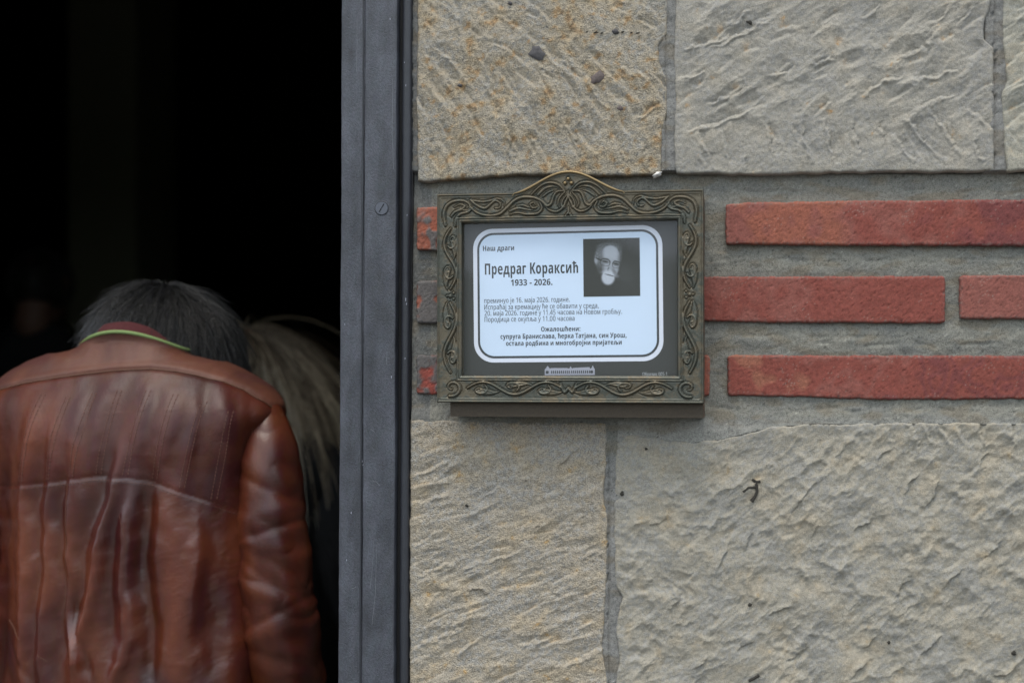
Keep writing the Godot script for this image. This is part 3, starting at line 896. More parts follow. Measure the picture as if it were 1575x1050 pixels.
func build_case() -> void:
	var zf := 0.056
	var tl := survey(671, 298, zf)
	var br := survey(1083, 621, zf)
	var W := (br.x - tl.x) * 1000.0
	var Ht := (tl.y - br.y) * 1000.0
	var crest := 31.0
	var case := thing("display_case", Vector3(tl.x, br.y, 0), "wall-mounted bronze display case with scrollwork frame and arched crest, holding the printed notice", "display case")
	# box behind the frame
	var body := Bag.new()
	var bn := noise(9, 0.03, 3)
	var x0 := 0.017
	var x1 := W * 0.001 - 0.001
	var yb := -0.019
	var yt := Ht * 0.001 - 0.006
	var zb := -0.02
	var ze := 0.0445
	for side in 4:
		var first := body.v.size()
		var q: Array = [[Vector3(x0, yb, zb), Vector3(x1, yb, zb)], [Vector3(x1, yb, zb), Vector3(x1, yt, zb)], [Vector3(x1, yt, zb), Vector3(x0, yt, zb)], [Vector3(x0, yt, zb), Vector3(x0, yb, zb)]][side]
		for j in 10:
			for i in 80:
				var p: Vector3 = q[0].lerp(q[1], i / 79.0)
				p.z = lerpf(zb, ze, j / 9.0)
				var n := bn.get_noise_3dv(p)
				p += Vector3(n, n, 0) * 0.0008
				body.v.append(p)
				var col := Color(0.034, 0.023, 0.015).lerp(Color(0.06, 0.046, 0.031), clampf(n * 2 + 0.3, 0, 1))
				if side == 1: col = Color(0.16, 0.07, 0.032).lerp(col, clampf(n * 3 + 0.4, 0, 1))
				body.c.append(col)
		body.grid(80, 10, first)
	var first := body.v.size()
	for p in [Vector3(x0, yb, ze), Vector3(x1, yb, ze), Vector3(x0, 0.012, ze), Vector3(x1, 0.012, ze)]:
		body.v.append(p)
		body.c.append(Color(0.06, 0.045, 0.03))
	body.grid(2, 2, first)
	part("case_body", bag_mesh(body, true), M.case, case)

	# the frame: one sheet of relief, coordinates in mm from the lower left corner
	var cell := 0.75
	var nx := int(W / cell) + 1
	var ny := int((Ht + crest) / cell) + 1
	var R := PackedFloat32Array()
	R.resize(nx * ny)
	var L := 34.5
	var T := 39.5
	var B := 36.5
	var cx := W / 2
	# crest and top band, left half then mirrored
	var k := 0.1351
	var halves := [
		[[[150, 560], [135, 450], [165, 365], [240, 320], [340, 318], [400, 360], [392, 405], [340, 412], [300, 390]], 2.4, 1.3, 2.2],
		[[[210, 470], [250, 425], [310, 405], [350, 370], [300, 350], [240, 380]], 2.2, 1.0, 1.6],
		[[[250, 570], [262, 490], [310, 445], [380, 430], [430, 385]], 2.0, 1.5, 2.0],
		[[[400, 375], [460, 430], [540, 462], [630, 470], [710, 448], [775, 392], [850, 322], [940, 290], [1050, 300], [1130, 340], [1172, 382], [1215, 362], [1235, 300], [1270, 245], [1345, 238]], 2.1, 1.9, 2.5],
		[[[405, 310], [470, 365], [550, 395], [612, 352], [655, 320], [705, 345], [700, 392], [650, 395]], 2.2, 1.2, 2.0],
		[[[430, 315], [520, 330], [600, 322], [680, 300], [740, 330], [745, 380]], 1.8, 1.0, 1.6],
		[[[1100, 345], [1125, 400], [1085, 452], [980, 462], [880, 445], [800, 462]], 2.0, 1.1, 2.0],
		[[[800, 430], [880, 400], [960, 412], [1040, 425]], 2.2, 1.0, 1.4],
		[[[1070, 395], [1030, 400], [1005, 365], [1040, 345], [1062, 372]], 1.6, 1.1, 2.2],
		[[[870, 380], [930, 370], [1000, 400]], 1.5, 1.0, 1.4],
		[[[1015, 272], [1095, 195], [1180, 155], [1270, 165], [1330, 215], [1350, 250]], 1.6, 1.6, 2.4],
		[[[1080, 275], [1150, 210], [1230, 190], [1290, 205]], 2.4, 1.0, 1.8],
		[[[1130, 290], [1190, 245], [1240, 230]], 1.8, 0.9, 1.4],
		[[[1350, 250], [1300, 305], [1282, 365], [1300, 402]], 1.5, 1.2, 2.4],
		[[[1385, 240], [1375, 310], [1335, 395], [1275, 440], [1200, 425], [1150, 380]], 1.6, 1.4, 2.4],
		[[[1385, 300], [1350, 350], [1345, 400], [1320, 390], [1330, 330], [1385, 262]], 1.4, 1.2, 2.2],
		[[[1385, 400], [1385, 450], [1345, 492]], 1.6, 1.2, 2.0],
	]
	for hv in halves:
		var a := []
		var b := []
		for q in hv[0]:
			var px: float = (q[0] - 65) * k * (cx / 178.3)
			var py: float = Ht - (q[1] - 245) * k
			a.append([px, py])
			b.append([W - px, py])
		relief_curve(R, nx, ny, cell, a, hv[1], hv[2], hv[3])
		relief_curve(R, nx, ny, cell, b, hv[1], hv[2], hv[3])
	for q in [[0.0, 120], [-4.2, 161], [4.2, 161]]: relief_dot(R, nx, ny, cell, Vector2(cx + q[0], Ht - (q[1] - 245) * k), 2.1, 2.6)
	# side and bottom bands
	for m in [0, 1]:
		var sx := 18.5 if m == 0 else W - 18.5
		scroll_band(R, nx, ny, cell, Vector2(sx, Ht - 47), Vector2(0, -1), (Ht - 47 - 152), 2, 9.8, -1.0 if m == 0 else 1.0)
		scroll_band(R, nx, ny, cell, Vector2(sx, 40), Vector2(0, 1), 94, 2, 9.8, 1.0 if m == 0 else -1.0)
		for q in [[0, 143, 2.6], [4.5, 147, 1.8], [4.5, 139, 1.8], [-4.5, 143, 1.6]]: relief_dot(R, nx, ny, cell, Vector2(sx + (q[0] if m == 0 else -q[0]), q[1]), q[2], 2.2)
		var e := Vector2(1, 0) if m == 0 else Vector2(-1, 0)
		scroll_band(R, nx, ny, cell, Vector2(42.0 if m == 0 else W - 42, 19.5), e, cx - 50, 3, 9.8, 1.0 if m == 0 else -1.0)
		var corner := []
		for s in 14:
			var t := s / 13.0
			var a := lerpf(0.2, 1.25, t) * TAU
			var rr := lerpf(15.0, 3.0, t)
			var px := 21.0 - cos(a) * rr * 0.9
			corner.append([px if m == 0 else W - px, 20.0 - sin(a) * rr * 0.8])
		relief_curve(R, nx, ny, cell, corner, 2.5, 1.3, 2.3)
	relief_curve(R, nx, ny, cell, [[cx - 11, 26], [cx - 5, 14], [cx, 20], [cx + 5, 14], [cx + 11, 26]], 1.9, 1.9, 2.0)

	var G := PackedByteArray()           # a cut groove runs beside all raised work
	G.resize(nx * ny)
	for j in range(2, ny - 2):
		for i in range(2, nx - 2):
			if R[j * nx + i] > 0.5:
				for q in [-nx - 1, -nx, -nx + 1, -1, 1, nx - 1, nx, nx + 1, -2, 2, -2 * nx, 2 * nx]:
					if R[j * nx + i + q] <= 0.0: G[j * nx + i + q] = 1
	var fn := noise(21, 14.0, 3)
	var fn2 := noise(22, 4.0, 2)
	var map := PackedInt32Array()
	map.resize(nx * ny)
	map.fill(-1)
	var bag := Bag.new()
	for j in ny:
		var y := j * cell
		for i in nx:
			var x := i * cell
			if x > L - 0.1 and x < W - L + 0.1 and y > B - 0.1 and y < Ht - T + 0.1: continue
			var lim := crest_line(x - cx, Ht)
			if y > lim + cell: continue
			var dout := minf(minf(x, W - x), minf(y, lim - y))
			var din := 99.0
			var ix := maxf(L - x, x - (W - L))
			var iy := maxf(B - y, y - (Ht - T))
			din = maxf(ix, iy) if ix <= 0 or iy <= 0 else maxf(ix, iy)
			var wav := fn.get_noise_2d(x, y)
			var z := 0.0
			z += 2.4 * bump(dout, 1.6, 1.9)                         # outer lip
			z += 0.9 * bump(dout, 4.8, 1.3)
			z += 1.9 * bump(din, 6.3 + wav * 0.5, 1.3) - 0.8 * bump(din, 8.2, 0.9)
			z += 1.4 * bump(din, 3.2 + wav * 0.4, 1.3)
			if din < 1.6: z -= (1.6 - din) * 1.6
			if dout < 0.8: z -= (0.8 - dout) * 2.0
			if dout > 4.5 and din > 7.2: z += R[j * nx + i] * 1.05 - 1.1 * G[j * nx + i]
			elif dout > 4.5 or y > Ht: z += R[j * nx + i] * 0.4
			z += 0.35 * wav + 0.12 * fn2.get_noise_2d(x, y)
			map[j * nx + i] = bag.v.size()
			bag.v.append(Vector3(x, minf(y, lim), 0) * 0.001 + Vector3(0, 0, zf + z * 0.001 - 0.004))
			var t := wav + 0.5 * fn2.get_noise_2d(x, y)
			var pat := fn.get_noise_2d(x * 0.3 + 70, y * 0.3)
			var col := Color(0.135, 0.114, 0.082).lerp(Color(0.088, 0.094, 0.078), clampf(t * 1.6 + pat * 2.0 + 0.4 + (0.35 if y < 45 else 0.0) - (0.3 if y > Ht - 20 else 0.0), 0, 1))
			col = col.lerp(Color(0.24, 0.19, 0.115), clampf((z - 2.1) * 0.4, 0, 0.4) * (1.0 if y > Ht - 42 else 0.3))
			bag.c.append(col)
	for j in ny - 1:
		for i in nx - 1:
			var a := map[j * nx + i]
			var b := map[j * nx + i + 1]
			var d := map[(j + 1) * nx + i]
			var e := map[(j + 1) * nx + i + 1]
			if a >= 0 and b >= 0 and d >= 0 and e >= 0: bag.i.append_array([a, d, e, a, e, b])
	# outer and inner edges of the casting
	var add_wall := func(p: Array, zf0: float, zf1: float) -> void:
		var f0 := bag.v.size()
		for s in p.size():
			bag.v.append(Vector3(p[s].x, p[s].y, 0) * 0.001 + Vector3(0, 0, zf0))
			bag.v.append(Vector3(p[s].x, p[s].y, 0) * 0.001 + Vector3(0, 0, zf1))
			bag.c.append(Color(0.12, 0.11, 0.075))
			bag.c.append(Color(0.12, 0.11, 0.075))
		for s in p.size() - 1: bag.i.append_array([f0 + s * 2, f0 + s * 2 + 1, f0 + s * 2 + 3, f0 + s * 2, f0 + s * 2 + 3, f0 + s * 2 + 2])
	var outline := [Vector2(0, Ht), Vector2(0, 0), Vector2(W, 0), Vector2(W, Ht)]
	for s in 41:
		var x := lerpf(W, 0, s / 40.0)
		outline.append(Vector2(x, crest_line(x - cx, Ht)))
	add_wall.call(outline, zf - 0.012, zf - 0.0045)
	add_wall.call([Vector2(L, B), Vector2(L, Ht - T), Vector2(W - L, Ht - T), Vector2(W - L, B), Vector2(L, B)], zf - 0.016, zf - 0.0062)
	part("frame", bag_mesh(bag, true), M.bronze, case)
	# brass rim over the crest
	var rim := Bag.new()
	var pts := PackedVector3Array()
	var rad := PackedFloat32Array()
	for s in 61:
		var x := lerpf(-75, 75, s / 60.0)
		pts.append(Vector3((cx + x) * 0.001, (crest_line(x, Ht) - 1.2 - (3.0 if absf(x) > 73 else 0.0)) * 0.001, zf - 0.0022))
		rad.append(0.0016 * clampf((78 - absf(x)) / 18.0, 0.4, 1.0))
	rim.tube(pts, rad, 8)
	part("crest_rim", bag_mesh(rim), M.rim, case)
	var bd := Bag.new()
	for q in [[0.0, 120], [-4.2, 161], [4.2, 161]]:
		var s := SphereMesh.new()
		s.radius = 0.0021
		s.height = 0.0042
		s.radial_segments = 12
		s.rings = 6
		var o := part("berry", s, M.rim, case)
		o.position = Vector3((cx + q[0]) * 0.001, (Ht - (q[1] - 245) * k) * 0.001, zf - 0.0018)
	# back panel and glass
	var back := part("back_panel", box(Vector3((W - 20) * 0.001, (Ht - 14) * 0.001, 0.004), 0.0005), M.mat_black, case)
	back.position = Vector3((W / 2) * 0.001, (Ht / 2) * 0.001, 0.03)
	var pane := part("glass_pane", box(Vector3((W - 2 * L + 10) * 0.001, (Ht - T - B + 10) * 0.001, 0.0001), 0.00001), M.glass, case)
	var qm := QuadMesh.new()
	qm.size = Vector2((W - 2 * L + 10) * 0.001, (Ht - T - B + 10) * 0.001)
	pane.mesh = qm
	pane.position = Vector3(W / 2 * 0.001, (B + Ht - T) / 2 * 0.001, 0.0425)


func crest_line(x: float, ht: float) -> float:
	var a := absf(x)
	if a > 75.0: return ht
	return ht + 27.5 * pow(0.5 + 0.5 * cos(PI * a / 75.0), 0.85)


func bump(d: float, at: float, w: float) -> float:
	var q := absf(d - at) / w
	return 0.0 if q >= 1.0 else (0.5 + 0.5 * cos(PI * q))


func rounded_rect(x0: float, y0: float, x1: float, y1: float, r: float) -> PackedVector2Array:
	var p := PackedVector2Array()
	for q in [[x1 - r, y1 - r, 0.0], [x0 + r, y1 - r, PI / 2], [x0 + r, y0 + r, PI], [x1 - r, y0 + r, PI * 1.5]]:
		for s in 13:
			var a: float = q[2] + PI / 2 * s / 12
			p.append(Vector2(q[0] + cos(a) * r, q[1] + sin(a) * r))
	return p


func plate(p: PackedVector2Array, z0: float, z1: float) -> ArrayMesh:     # a thin plate; outline counter-clockwise
	var b := Bag.new()
	var t := Geometry2D.triangulate_polygon(p)
	for q in p: b.v.append(Vector3(q.x, q.y, z1))
	for s in range(0, t.size(), 3):
		var cr := (p[t[s + 1]] - p[t[s]]).cross(p[t[s + 2]] - p[t[s]])
		b.i.append_array([t[s], t[s + 2], t[s + 1]] if cr > 0 else [t[s], t[s + 1], t[s + 2]])
	var n := p.size()
	for s in n:
		var f := b.v.size()
		var a := p[s]
		var d := p[(s + 1) % n]
		b.v.append_array([Vector3(a.x, a.y, z0), Vector3(a.x, a.y, z1), Vector3(d.x, d.y, z1), Vector3(d.x, d.y, z0)])
		b.i.append_array([f, f + 1, f + 2, f, f + 2, f + 3])
	return make_mesh(b.v, b.i)


func build_notice() -> void:
	var zs := 0.034
	var o := survey(872, 461, zs)
	var turn := 0.0095
	var sheet := thing("death_notice", o, "printed white and black notice with a small portrait, behind glass in the bronze case", "notice")
	sheet.rotation.z = turn
	var at := func(u: float, v: float) -> Vector2:
		var p := survey(u, v, zs) - o
		return Vector2(p.x, p.y).rotated(-turn)
	part("sheet", box(Vector3(0.297, 0.21, 0.0004), 0.0001), M.mat_black, sheet)
	var a: Vector2 = at.call(727.5, 350 + 1.0)
	var b: Vector2 = at.call(1021.0, 555.0)
	a.y = (at.call(874, 349.0)).y
	var mm := 0.001
	part("white_panel", plate(rounded_rect(a.x, b.y, b.x, a.y, 0.027), 0.0003, 0.0005), M.paper_edge, sheet)
	part("border_line", plate(rounded_rect(a.x + 5.6 * mm, b.y + 5.6 * mm, b.x - 5.6 * mm, a.y - 5.6 * mm, 0.0225), 0.0004, 0.0007), M.ink, sheet)
	part("text_field", plate(rounded_rect(a.x + 8.6 * mm, b.y + 8.6 * mm, b.x - 8.6 * mm, a.y - 8.6 * mm, 0.0198), 0.0006, 0.0009), M.paper, sheet)
	var plain_font := SystemFont.new()
	plain_font.font_names = PackedStringArray(["Droid Sans"])
	var bold_font := SystemFont.new()
	bold_font.font_names = PackedStringArray(["Droid Sans"])
	bold_font.font_weight = 700
	var lines := [
		["Наш драги", 1, 743, 791, 385.5, 7.6, M.ink], ["Предраг Кораксић", 1, 746, 889.5, 421.0, 16.5, M.ink], ["1933 - 2026.", 1, 786, 850, 438.8, 9.0, M.ink],
		["преминуо је 16. маја 2026. године.", 0, 745, 876.5, 465.0, 7.4, M.ink_pale], ["Испраћај за кремацију ће се обавити у среда,", 0, 745, 921, 474.8, 7.4, M.ink_pale],
		["20. маја 2026. године у 11.45 часова на Новом гробљу.", 0, 745.5, 957, 484.0, 7.4, M.ink_pale], ["Породица се окупља у 11.00 часова", 0, 745.5, 884, 494.0, 7.4, M.ink_pale],
		["Ожалошћени:", 1, 832.5, 893, 509.3, 7.0, M.ink], ["супруга Бранислава, ћерка Татјана, син Урош,", 1, 770, 964, 520.0, 7.2, M.ink],
		["остала родбина и многобројни пријатељи", 1, 778.5, 956.5, 530.6, 7.0, M.ink], ["Образац 005-1", 0, 988.5, 1026, 577.6, 5.0, M.print_light],
	]
	for l in lines:
		var t := TextMesh.new()
		t.font = bold_font if l[1] == 1 else plain_font
		t.font_size = 64
		t.pixel_size = 0.001
		t.depth = 0.01
		t.curve_step = 1.0
		t.text = l[0]
		t.horizontal_alignment = HORIZONTAL_ALIGNMENT_LEFT
		t.vertical_alignment = VERTICAL_ALIGNMENT_TOP
		var box3 := t.get_aabb()
		var p0: Vector2 = at.call(l[2], l[4])
		var p1: Vector2 = at.call(l[3], l[4])
		var sy: float = l[5] * 0.00091 / 0.0457        # capital height of the face at size 64
		var sx := (p1.x - p0.x) / box3.size.x
		var ref := TextMesh.new()
		ref.font = t.font
		ref.font_size = 64
		ref.pixel_size = 0.001
		ref.text = "Н"
		ref.depth = 0.01
		ref.horizontal_alignment = HORIZONTAL_ALIGNMENT_LEFT
		ref.vertical_alignment = VERTICAL_ALIGNMENT_TOP
		var rb := ref.get_aabb()
		sy = l[5] * 0.00091 / rb.size.y
		var e := part("printed_line", t, l[6], sheet)
		e.scale = Vector3(sx, sy, 0.02)
		e.position = Vector3(p0.x - box3.position.x * sx, (p0.y + p1.y) / 2 - rb.position.y * sy, 0.001 if l[4] < 570 else 0.00035)
	# portrait print
	var q := QuadMesh.new()
	var c0: Vector2 = at.call(897, 367.5)
	var c1: Vector2 = at.call(985, 455)
	q.size = Vector2(c1.x - c0.x, c0.y - c1.y)
	var pm := plain(Color.WHITE, 0.6)
	pm.albedo_texture = portrait_texture()
	var ph := part("portrait_print", q, pm, sheet)
	ph.position = Vector3((c0.x + c1.x) / 2, (c0.y + c1.y) / 2, 0.0011)
	ph.set_meta("label", "small black and white portrait of a bearded man in glasses")
	# line drawing of a long arcaded building at the foot of the sheet
	var em := Node3D.new()
	em.name = "building_emblem"
	sheet.add_child(em, true)
	var f0: Vector2 = at.call(838, 577)
	var f1: Vector2 = at.call(915, 577)
	em.position = Vector3(f0.x, f0.y, 0.0003)
	var s := (f1.x - f0.x) / 77.0
	var wallp := PackedVector2Array([Vector2(0, 0), Vector2(77, 0), Vector2(77, 9), Vector2(75.5, 11), Vector2(74.5, 14), Vector2(73.5, 14), Vector2(72.5, 11), Vector2(70, 9.5), Vector2(69, 12), Vector2(45, 11), Vector2(42, 10), Vector2(40, 13.5), Vector2(38, 10), Vector2(34, 11), Vector2(10, 11), Vector2(8, 10), Vector2(6.5, 12), Vector2(5, 14), Vector2(4, 14), Vector2(2, 11), Vector2(0, 9)])
	for n in wallp.size(): wallp[n] *= s
	part("facade", plate(wallp, 0.0, 0.0002), M.print_grey, em)
	for n in 20:
		var x := 10.0 + n * 3.0 + (1.0 if n > 9 else 0.0)
		part("window", plate(PackedVector2Array([Vector2(x, 2.6) * s, Vector2(x + 1.6, 2.6) * s, Vector2(x + 1.6, 6.4) * s, Vector2(x + 0.8, 7.4) * s, Vector2(x, 6.4) * s]), 0.0001, 0.0004), M.ink, em)
	for x in [1.6, 70.0]: part("window", plate(rounded_rect(x * s, 2.5 * s, (x + 4.5) * s, 7.0 * s, 1.6 * s), 0.0001, 0.0004), M.ink, em)


func soft(x: float, y: float, cx: float, cy: float, rx: float, ry: float, turn := 0.0, edge := 0.25) -> float:
	var d := Vector2(x - cx, y - cy).rotated(-turn)
	var r := sqrt(d.x * d.x / (rx * rx) + d.y * d.y / (ry * ry))
	return 1.0 - smoothstep(1.0 - edge, 1.0 + edge, r)


func portrait_texture() -> ImageTexture:
	var n := 160
	var im := Image.create(n, n, false, Image.FORMAT_RGB8)
	var ns := noise(77, 9.0, 3)
	var ns2 := noise(78, 3.0, 2)
	for j in n:
		for i in n:
			var x := float(i) / n
			var y := float(j) / n
			var g := 0.05 + 0.15 * smoothstep(0.5, 0.7, x) * (1.0 - 0.55 * smoothstep(0.72, 1.0, x)) * smoothstep(0.2, 0.6, y) + 0.02 * ns.get_noise_2d(i, j)
			g = lerpf(g, 0.07, soft(x, y, 0.3, 1.02, 0.3, 0.42, 0.0, 0.2) * 0.6)
			g = lerpf(g, 0.09, soft(x, y, 0.66, 1.04, 0.24, 0.3, 0.0, 0.15) * 0.6)
			var strand := ns2.get_noise_2d(i * 1.5 + j * 0.5, j * 0.45)
			g = lerpf(g, 0.5 + 0.35 * strand, soft(x, y, 0.31, 0.3, 0.115, 0.2, 0.2, 0.25) * 0.95)      # hair at the side
			g = lerpf(g, 0.4 + 0.3 * strand, soft(x, y, 0.45, 0.14, 0.22, 0.08, 0.0, 0.3) * 0.8)
			g = lerpf(g, 0.36 + 0.2 * strand, soft(x, y, 0.655, 0.3, 0.035, 0.14, 0.1, 0.4) * 0.8)
			var f := maxf(soft(x, y, 0.475, 0.33, 0.175, 0.21, 0.0, 0.1), soft(x, y, 0.475, 0.49, 0.16, 0.19, 0.12, 0.12))
			var tone := 0.76 - 0.3 * smoothstep(0.4, 0.31, x) - 0.28 * smoothstep(0.57, 0.66, x) - 0.04 * smoothstep(0.42, 0.6, y) + 0.04 * ns.get_noise_2d(i, j)
			g = lerpf(g, tone, f)
			g = lerpf(g, 0.84, soft(x, y, 0.49, 0.24, 0.14, 0.11, 0.0, 0.5) * 0.7)
			g = lerpf(g, 0.75, soft(x, y, 0.225, 0.37, 0.03, 0.06, 0.0, 0.4) * 0.8)                      # ear
			g = lerpf(g, 0.33, soft(x, y, 0.28, 0.52, 0.04, 0.1, -0.2, 0.5) * 0.7)
			g = lerpf(g, 0.55, soft(x, y, 0.39, 0.39, 0.08, 0.045, 0.15, 0.4) * 0.75)                    # eye hollows
			g = lerpf(g, 0.48, soft(x, y, 0.585, 0.435, 0.065, 0.045, 0.15, 0.4) * 0.75)
			g = lerpf(g, 0.12, soft(x, y, 0.385, 0.395, 0.05, 0.014, 0.2, 0.5) * 0.9)
			g = lerpf(g, 0.12, soft(x, y, 0.58, 0.44, 0.045, 0.014, 0.25, 0.5) * 0.9)
			g = lerpf(g, 0.2, soft(x, y, 0.39, 0.345, 0.06, 0.011, 0.1, 0.5) * 0.6)                      # eyebrows
			g = lerpf(g, 0.2, soft(x, y, 0.585, 0.395, 0.05, 0.011, 0.3, 0.5) * 0.6)
			for e in [[0.385, 0.41, 0.085, 0.055], [0.585, 0.455, 0.07, 0.055]]:                         # glasses
				var d := Vector2(x - e[0], y - e[1]).rotated(-0.18) / Vector2(e[2], e[3])
				var rr := pow(pow(absf(d.x), 3.0) + pow(absf(d.y), 3.0), 1.0 / 3.0)
				g = lerpf(g, 0.16, (1.0 - smoothstep(0.04, 0.16, absf(rr - 1.0))) * (0.85 if d.y < 0 else 0.45))
			g = lerpf(g, 0.1, soft(x, y, 0.27, 0.35, 0.06, 0.013, 0.42, 0.4) * 0.9)
			g = lerpf(g, 0.35, soft(x, y, 0.435, 0.53, 0.012, 0.045, 0.35, 0.6) * 0.7)                    # nose
			g = lerpf(g, 0.15, soft(x, y, 0.455, 0.565, 0.035, 0.011, 0.5, 0.5) * 0.85)
			g = lerpf(g, 0.9 + 0.1 * strand, maxf(soft(x, y, 0.435, 0.67, 0.12, 0.13, 0.0, 0.25), soft(x, y, 0.465, 0.615, 0.15, 0.05, 0.25, 0.4) * 0.75))   # beard
			g = lerpf(g, 0.3, soft(x, y, 0.465, 0.632, 0.085, 0.01, 0.28, 0.5) * 0.8)                    # mouth
			g = lerpf(g, 0.4, soft(x, y, 0.56, 0.6, 0.03, 0.1, -0.5, 0.6) * 0.5)
			g = clampf(0.02 + (g - 0.05) * 0.82, 0.02, 0.78)
			im.set_pixel(i, j, Color(g * 0.93, g * 0.97, g * 1.04))
	return ImageTexture.create_from_image(im)


# ---------------------------------------------------------------- people

# Surface nets over tapered capsules [a, b, ra, rb] joined smoothly; appended to a Bag.
func flesh(b: Bag, bones: Array, cell: float, k: float, color := Color.WHITE) -> void:
	var lo := Vector3.ONE * 1e9
	var hi := -lo
	for q in bones:
		var r: float = maxf(q[2], q[3]) + 3 * cell + k
		lo = lo.min(q[0] - Vector3.ONE * r).min(q[1] - Vector3.ONE * r)
		hi = hi.max(q[0] + Vector3.ONE * r).max(q[1] + Vector3.ONE * r)
	var n := Vector3i(((hi - lo) / cell).ceil()) + Vector3i.ONE
	var F := PackedFloat32Array()
	F.resize(n.x * n.y * n.z)
	F.fill(1e3)
	var ids := PackedInt32Array()
	ids.resize(F.size())
	ids.fill(-1)
	var todo := PackedInt32Array()
	for q in bones:
		var r: float = maxf(q[2], q[3]) + 2 * cell + k
		var p0 := Vector3i(((q[0].min(q[1]) - Vector3.ONE * r - lo) / cell).floor())
		var p1 := Vector3i(((q[0].max(q[1]) + Vector3.ONE * r - lo) / cell).ceil())
		for z in range(p0.z, p1.z + 1):
			for y in range(p0.y, p1.y + 1):
				for x in range(p0.x, p1.x + 1):
					var at := (z * n.y + y) * n.x + x
					if F[at] < 999.0: continue
					var p := lo + Vector3(x, y, z) * cell
					var s := 0.0
					var near := 1e3
					for e in bones:
						var ab: Vector3 = e[1] - e[0]
						var t := clampf((p - e[0]).dot(ab) / maxf(ab.length_squared(), 1e-9), 0, 1)
						var d: float = p.distance_to(e[0] + ab * t) - lerpf(e[2], e[3], t)
						near = minf(near, d)
						if d < 0.15: s += exp(-d / k)
					F[at] = -k * log(s) if s > 0 else near
					todo.append(at)
	var st := [1, n.x, n.x * n.y]
	var corners := [0, 1, n.x, n.x + 1, n.x * n.y, n.x * n.y + 1, n.x * n.y + n.x, n.x * n.y + n.x + 1]
	for at in todo:
		var x := at % n.x
		var y := (at / n.x) % n.y
		var z := at / (n.x * n.y)
		if x + 1 >= n.x or y + 1 >= n.y or z + 1 >= n.z: continue
		var m := 0
		for c in 8:
			if F[at + corners[c]] < 0: m |= 1 << c
		if m == 0 or m == 255: continue
		var sum := Vector3()
		var cnt := 0
		for e in [[0, 1], [2, 3], [4, 5], [6, 7], [0, 2], [1, 3], [4, 6], [5, 7], [0, 4], [1, 5], [2, 6], [3, 7]]:
			var fa := F[at + corners[e[0]]]
			var fb := F[at + corners[e[1]]]
			if (fa < 0) != (fb < 0):
				var t := fa / (fa - fb)
				var pa := Vector3(e[0] & 1, (e[0] >> 1) & 1, e[0] >> 2)
				var pb := Vector3(e[1] & 1, (e[1] >> 1) & 1, e[1] >> 2)
				sum += pa.lerp(pb, t)
				cnt += 1
		ids[at] = b.v.size()
		b.v.append(lo + (Vector3(x, y, z) + sum / cnt) * cell)
		b.c.append(color)
	for at in todo:
		if ids[at] < 0: continue
		for ax in 3:
			var o1: int = st[(ax + 1) % 3]
			var o2: int = st[(ax + 2) % 3]
			var inside := F[at] < 0
			if inside == (F[at + st[ax]] < 0): continue
			var a := ids[at]
			var c := ids[at - o1]
			var d := ids[at - o1 - o2]
			var e := ids[at - o2]
			if c < 0 or d < 0 or e < 0: continue
			b.i.append_array([a, e, d, a, d, c] if inside else [a, c, d, a, d, e])


func head_bones(t: Transform3D) -> Array:
	var q := [[[0, 0.012, 0.03], [0, 0.015, -0.03], 0.078, 0.074], [[0, -0.02, -0.05], [0, -0.05, -0.055], 0.056, 0.05], [[0.025, -0.075, -0.045], [0, -0.092, -0.075], 0.035, 0.026], [[-0.025, -0.075, -0.045], [0, -0.092, -0.075], 0.035, 0.026],
		[[0, -0.005, -0.1], [0, -0.036, -0.117], 0.009, 0.013], [[-0.032, 0.006, -0.093], [0.032, 0.006, -0.093], 0.012, 0.012], [[-0.018, -0.066, -0.098], [0.018, -0.066, -0.098], 0.008, 0.008],
		[[0.076, -0.035, 0.006], [0.084, 0.008, 0.014], 0.008, 0.013], [[-0.076, -0.035, 0.006], [-0.084, 0.008, 0.014], 0.008, 0.013], [[0, -0.02, 0.03], [0, -0.13, 0.045], 0.055, 0.056]]
	var out := []
	for e in q: out.append([t * Vector3(e[0][0], e[0][1], e[0][2]), t * Vector3(e[1][0], e[1][1], e[1][2]), e[2], e[3]])
	return out


func hand_bones(w: Vector3, s: float) -> Array:           # a relaxed hand hanging from the wrist w; s is its side
	var out := [[w, w + Vector3(0, -0.03, -0.004), 0.026, 0.027], [w + Vector3(0, -0.045, -0.026), w + Vector3(0, -0.085, -0.03), 0.017, 0.013], [w + Vector3(0, -0.045, 0.01), w + Vector3(0, -0.085, 0.022), 0.018, 0.013]]
	for f in 4:
		var z := -0.036 + f * 0.0205
		var l: float = [0.9, 1.0, 0.95, 0.75][f]
		var a := w + Vector3(0, -0.09, z)
		var b := a + Vector3(-s * 0.008, -0.038 * l, -0.002)
		var c := b + Vector3(-s * 0.014, -0.022 * l, 0)
		out.append([a, b, 0.0095, 0.0088])
		out.append([b, c, 0.0088, 0.0082])
		out.append([c, c + Vector3(-s * 0.012, -0.014 * l, 0), 0.0082, 0.007])
	var ta := w + Vector3(-s * 0.004, -0.028, -0.03)
	out.append([ta, ta + Vector3(-s * 0.006, -0.035, -0.022), 0.0125, 0.0105])
	out.append([ta + Vector3(-s * 0.006, -0.035, -0.022), ta + Vector3(-s * 0.014, -0.062, -0.022), 0.0105, 0.008])
	return out


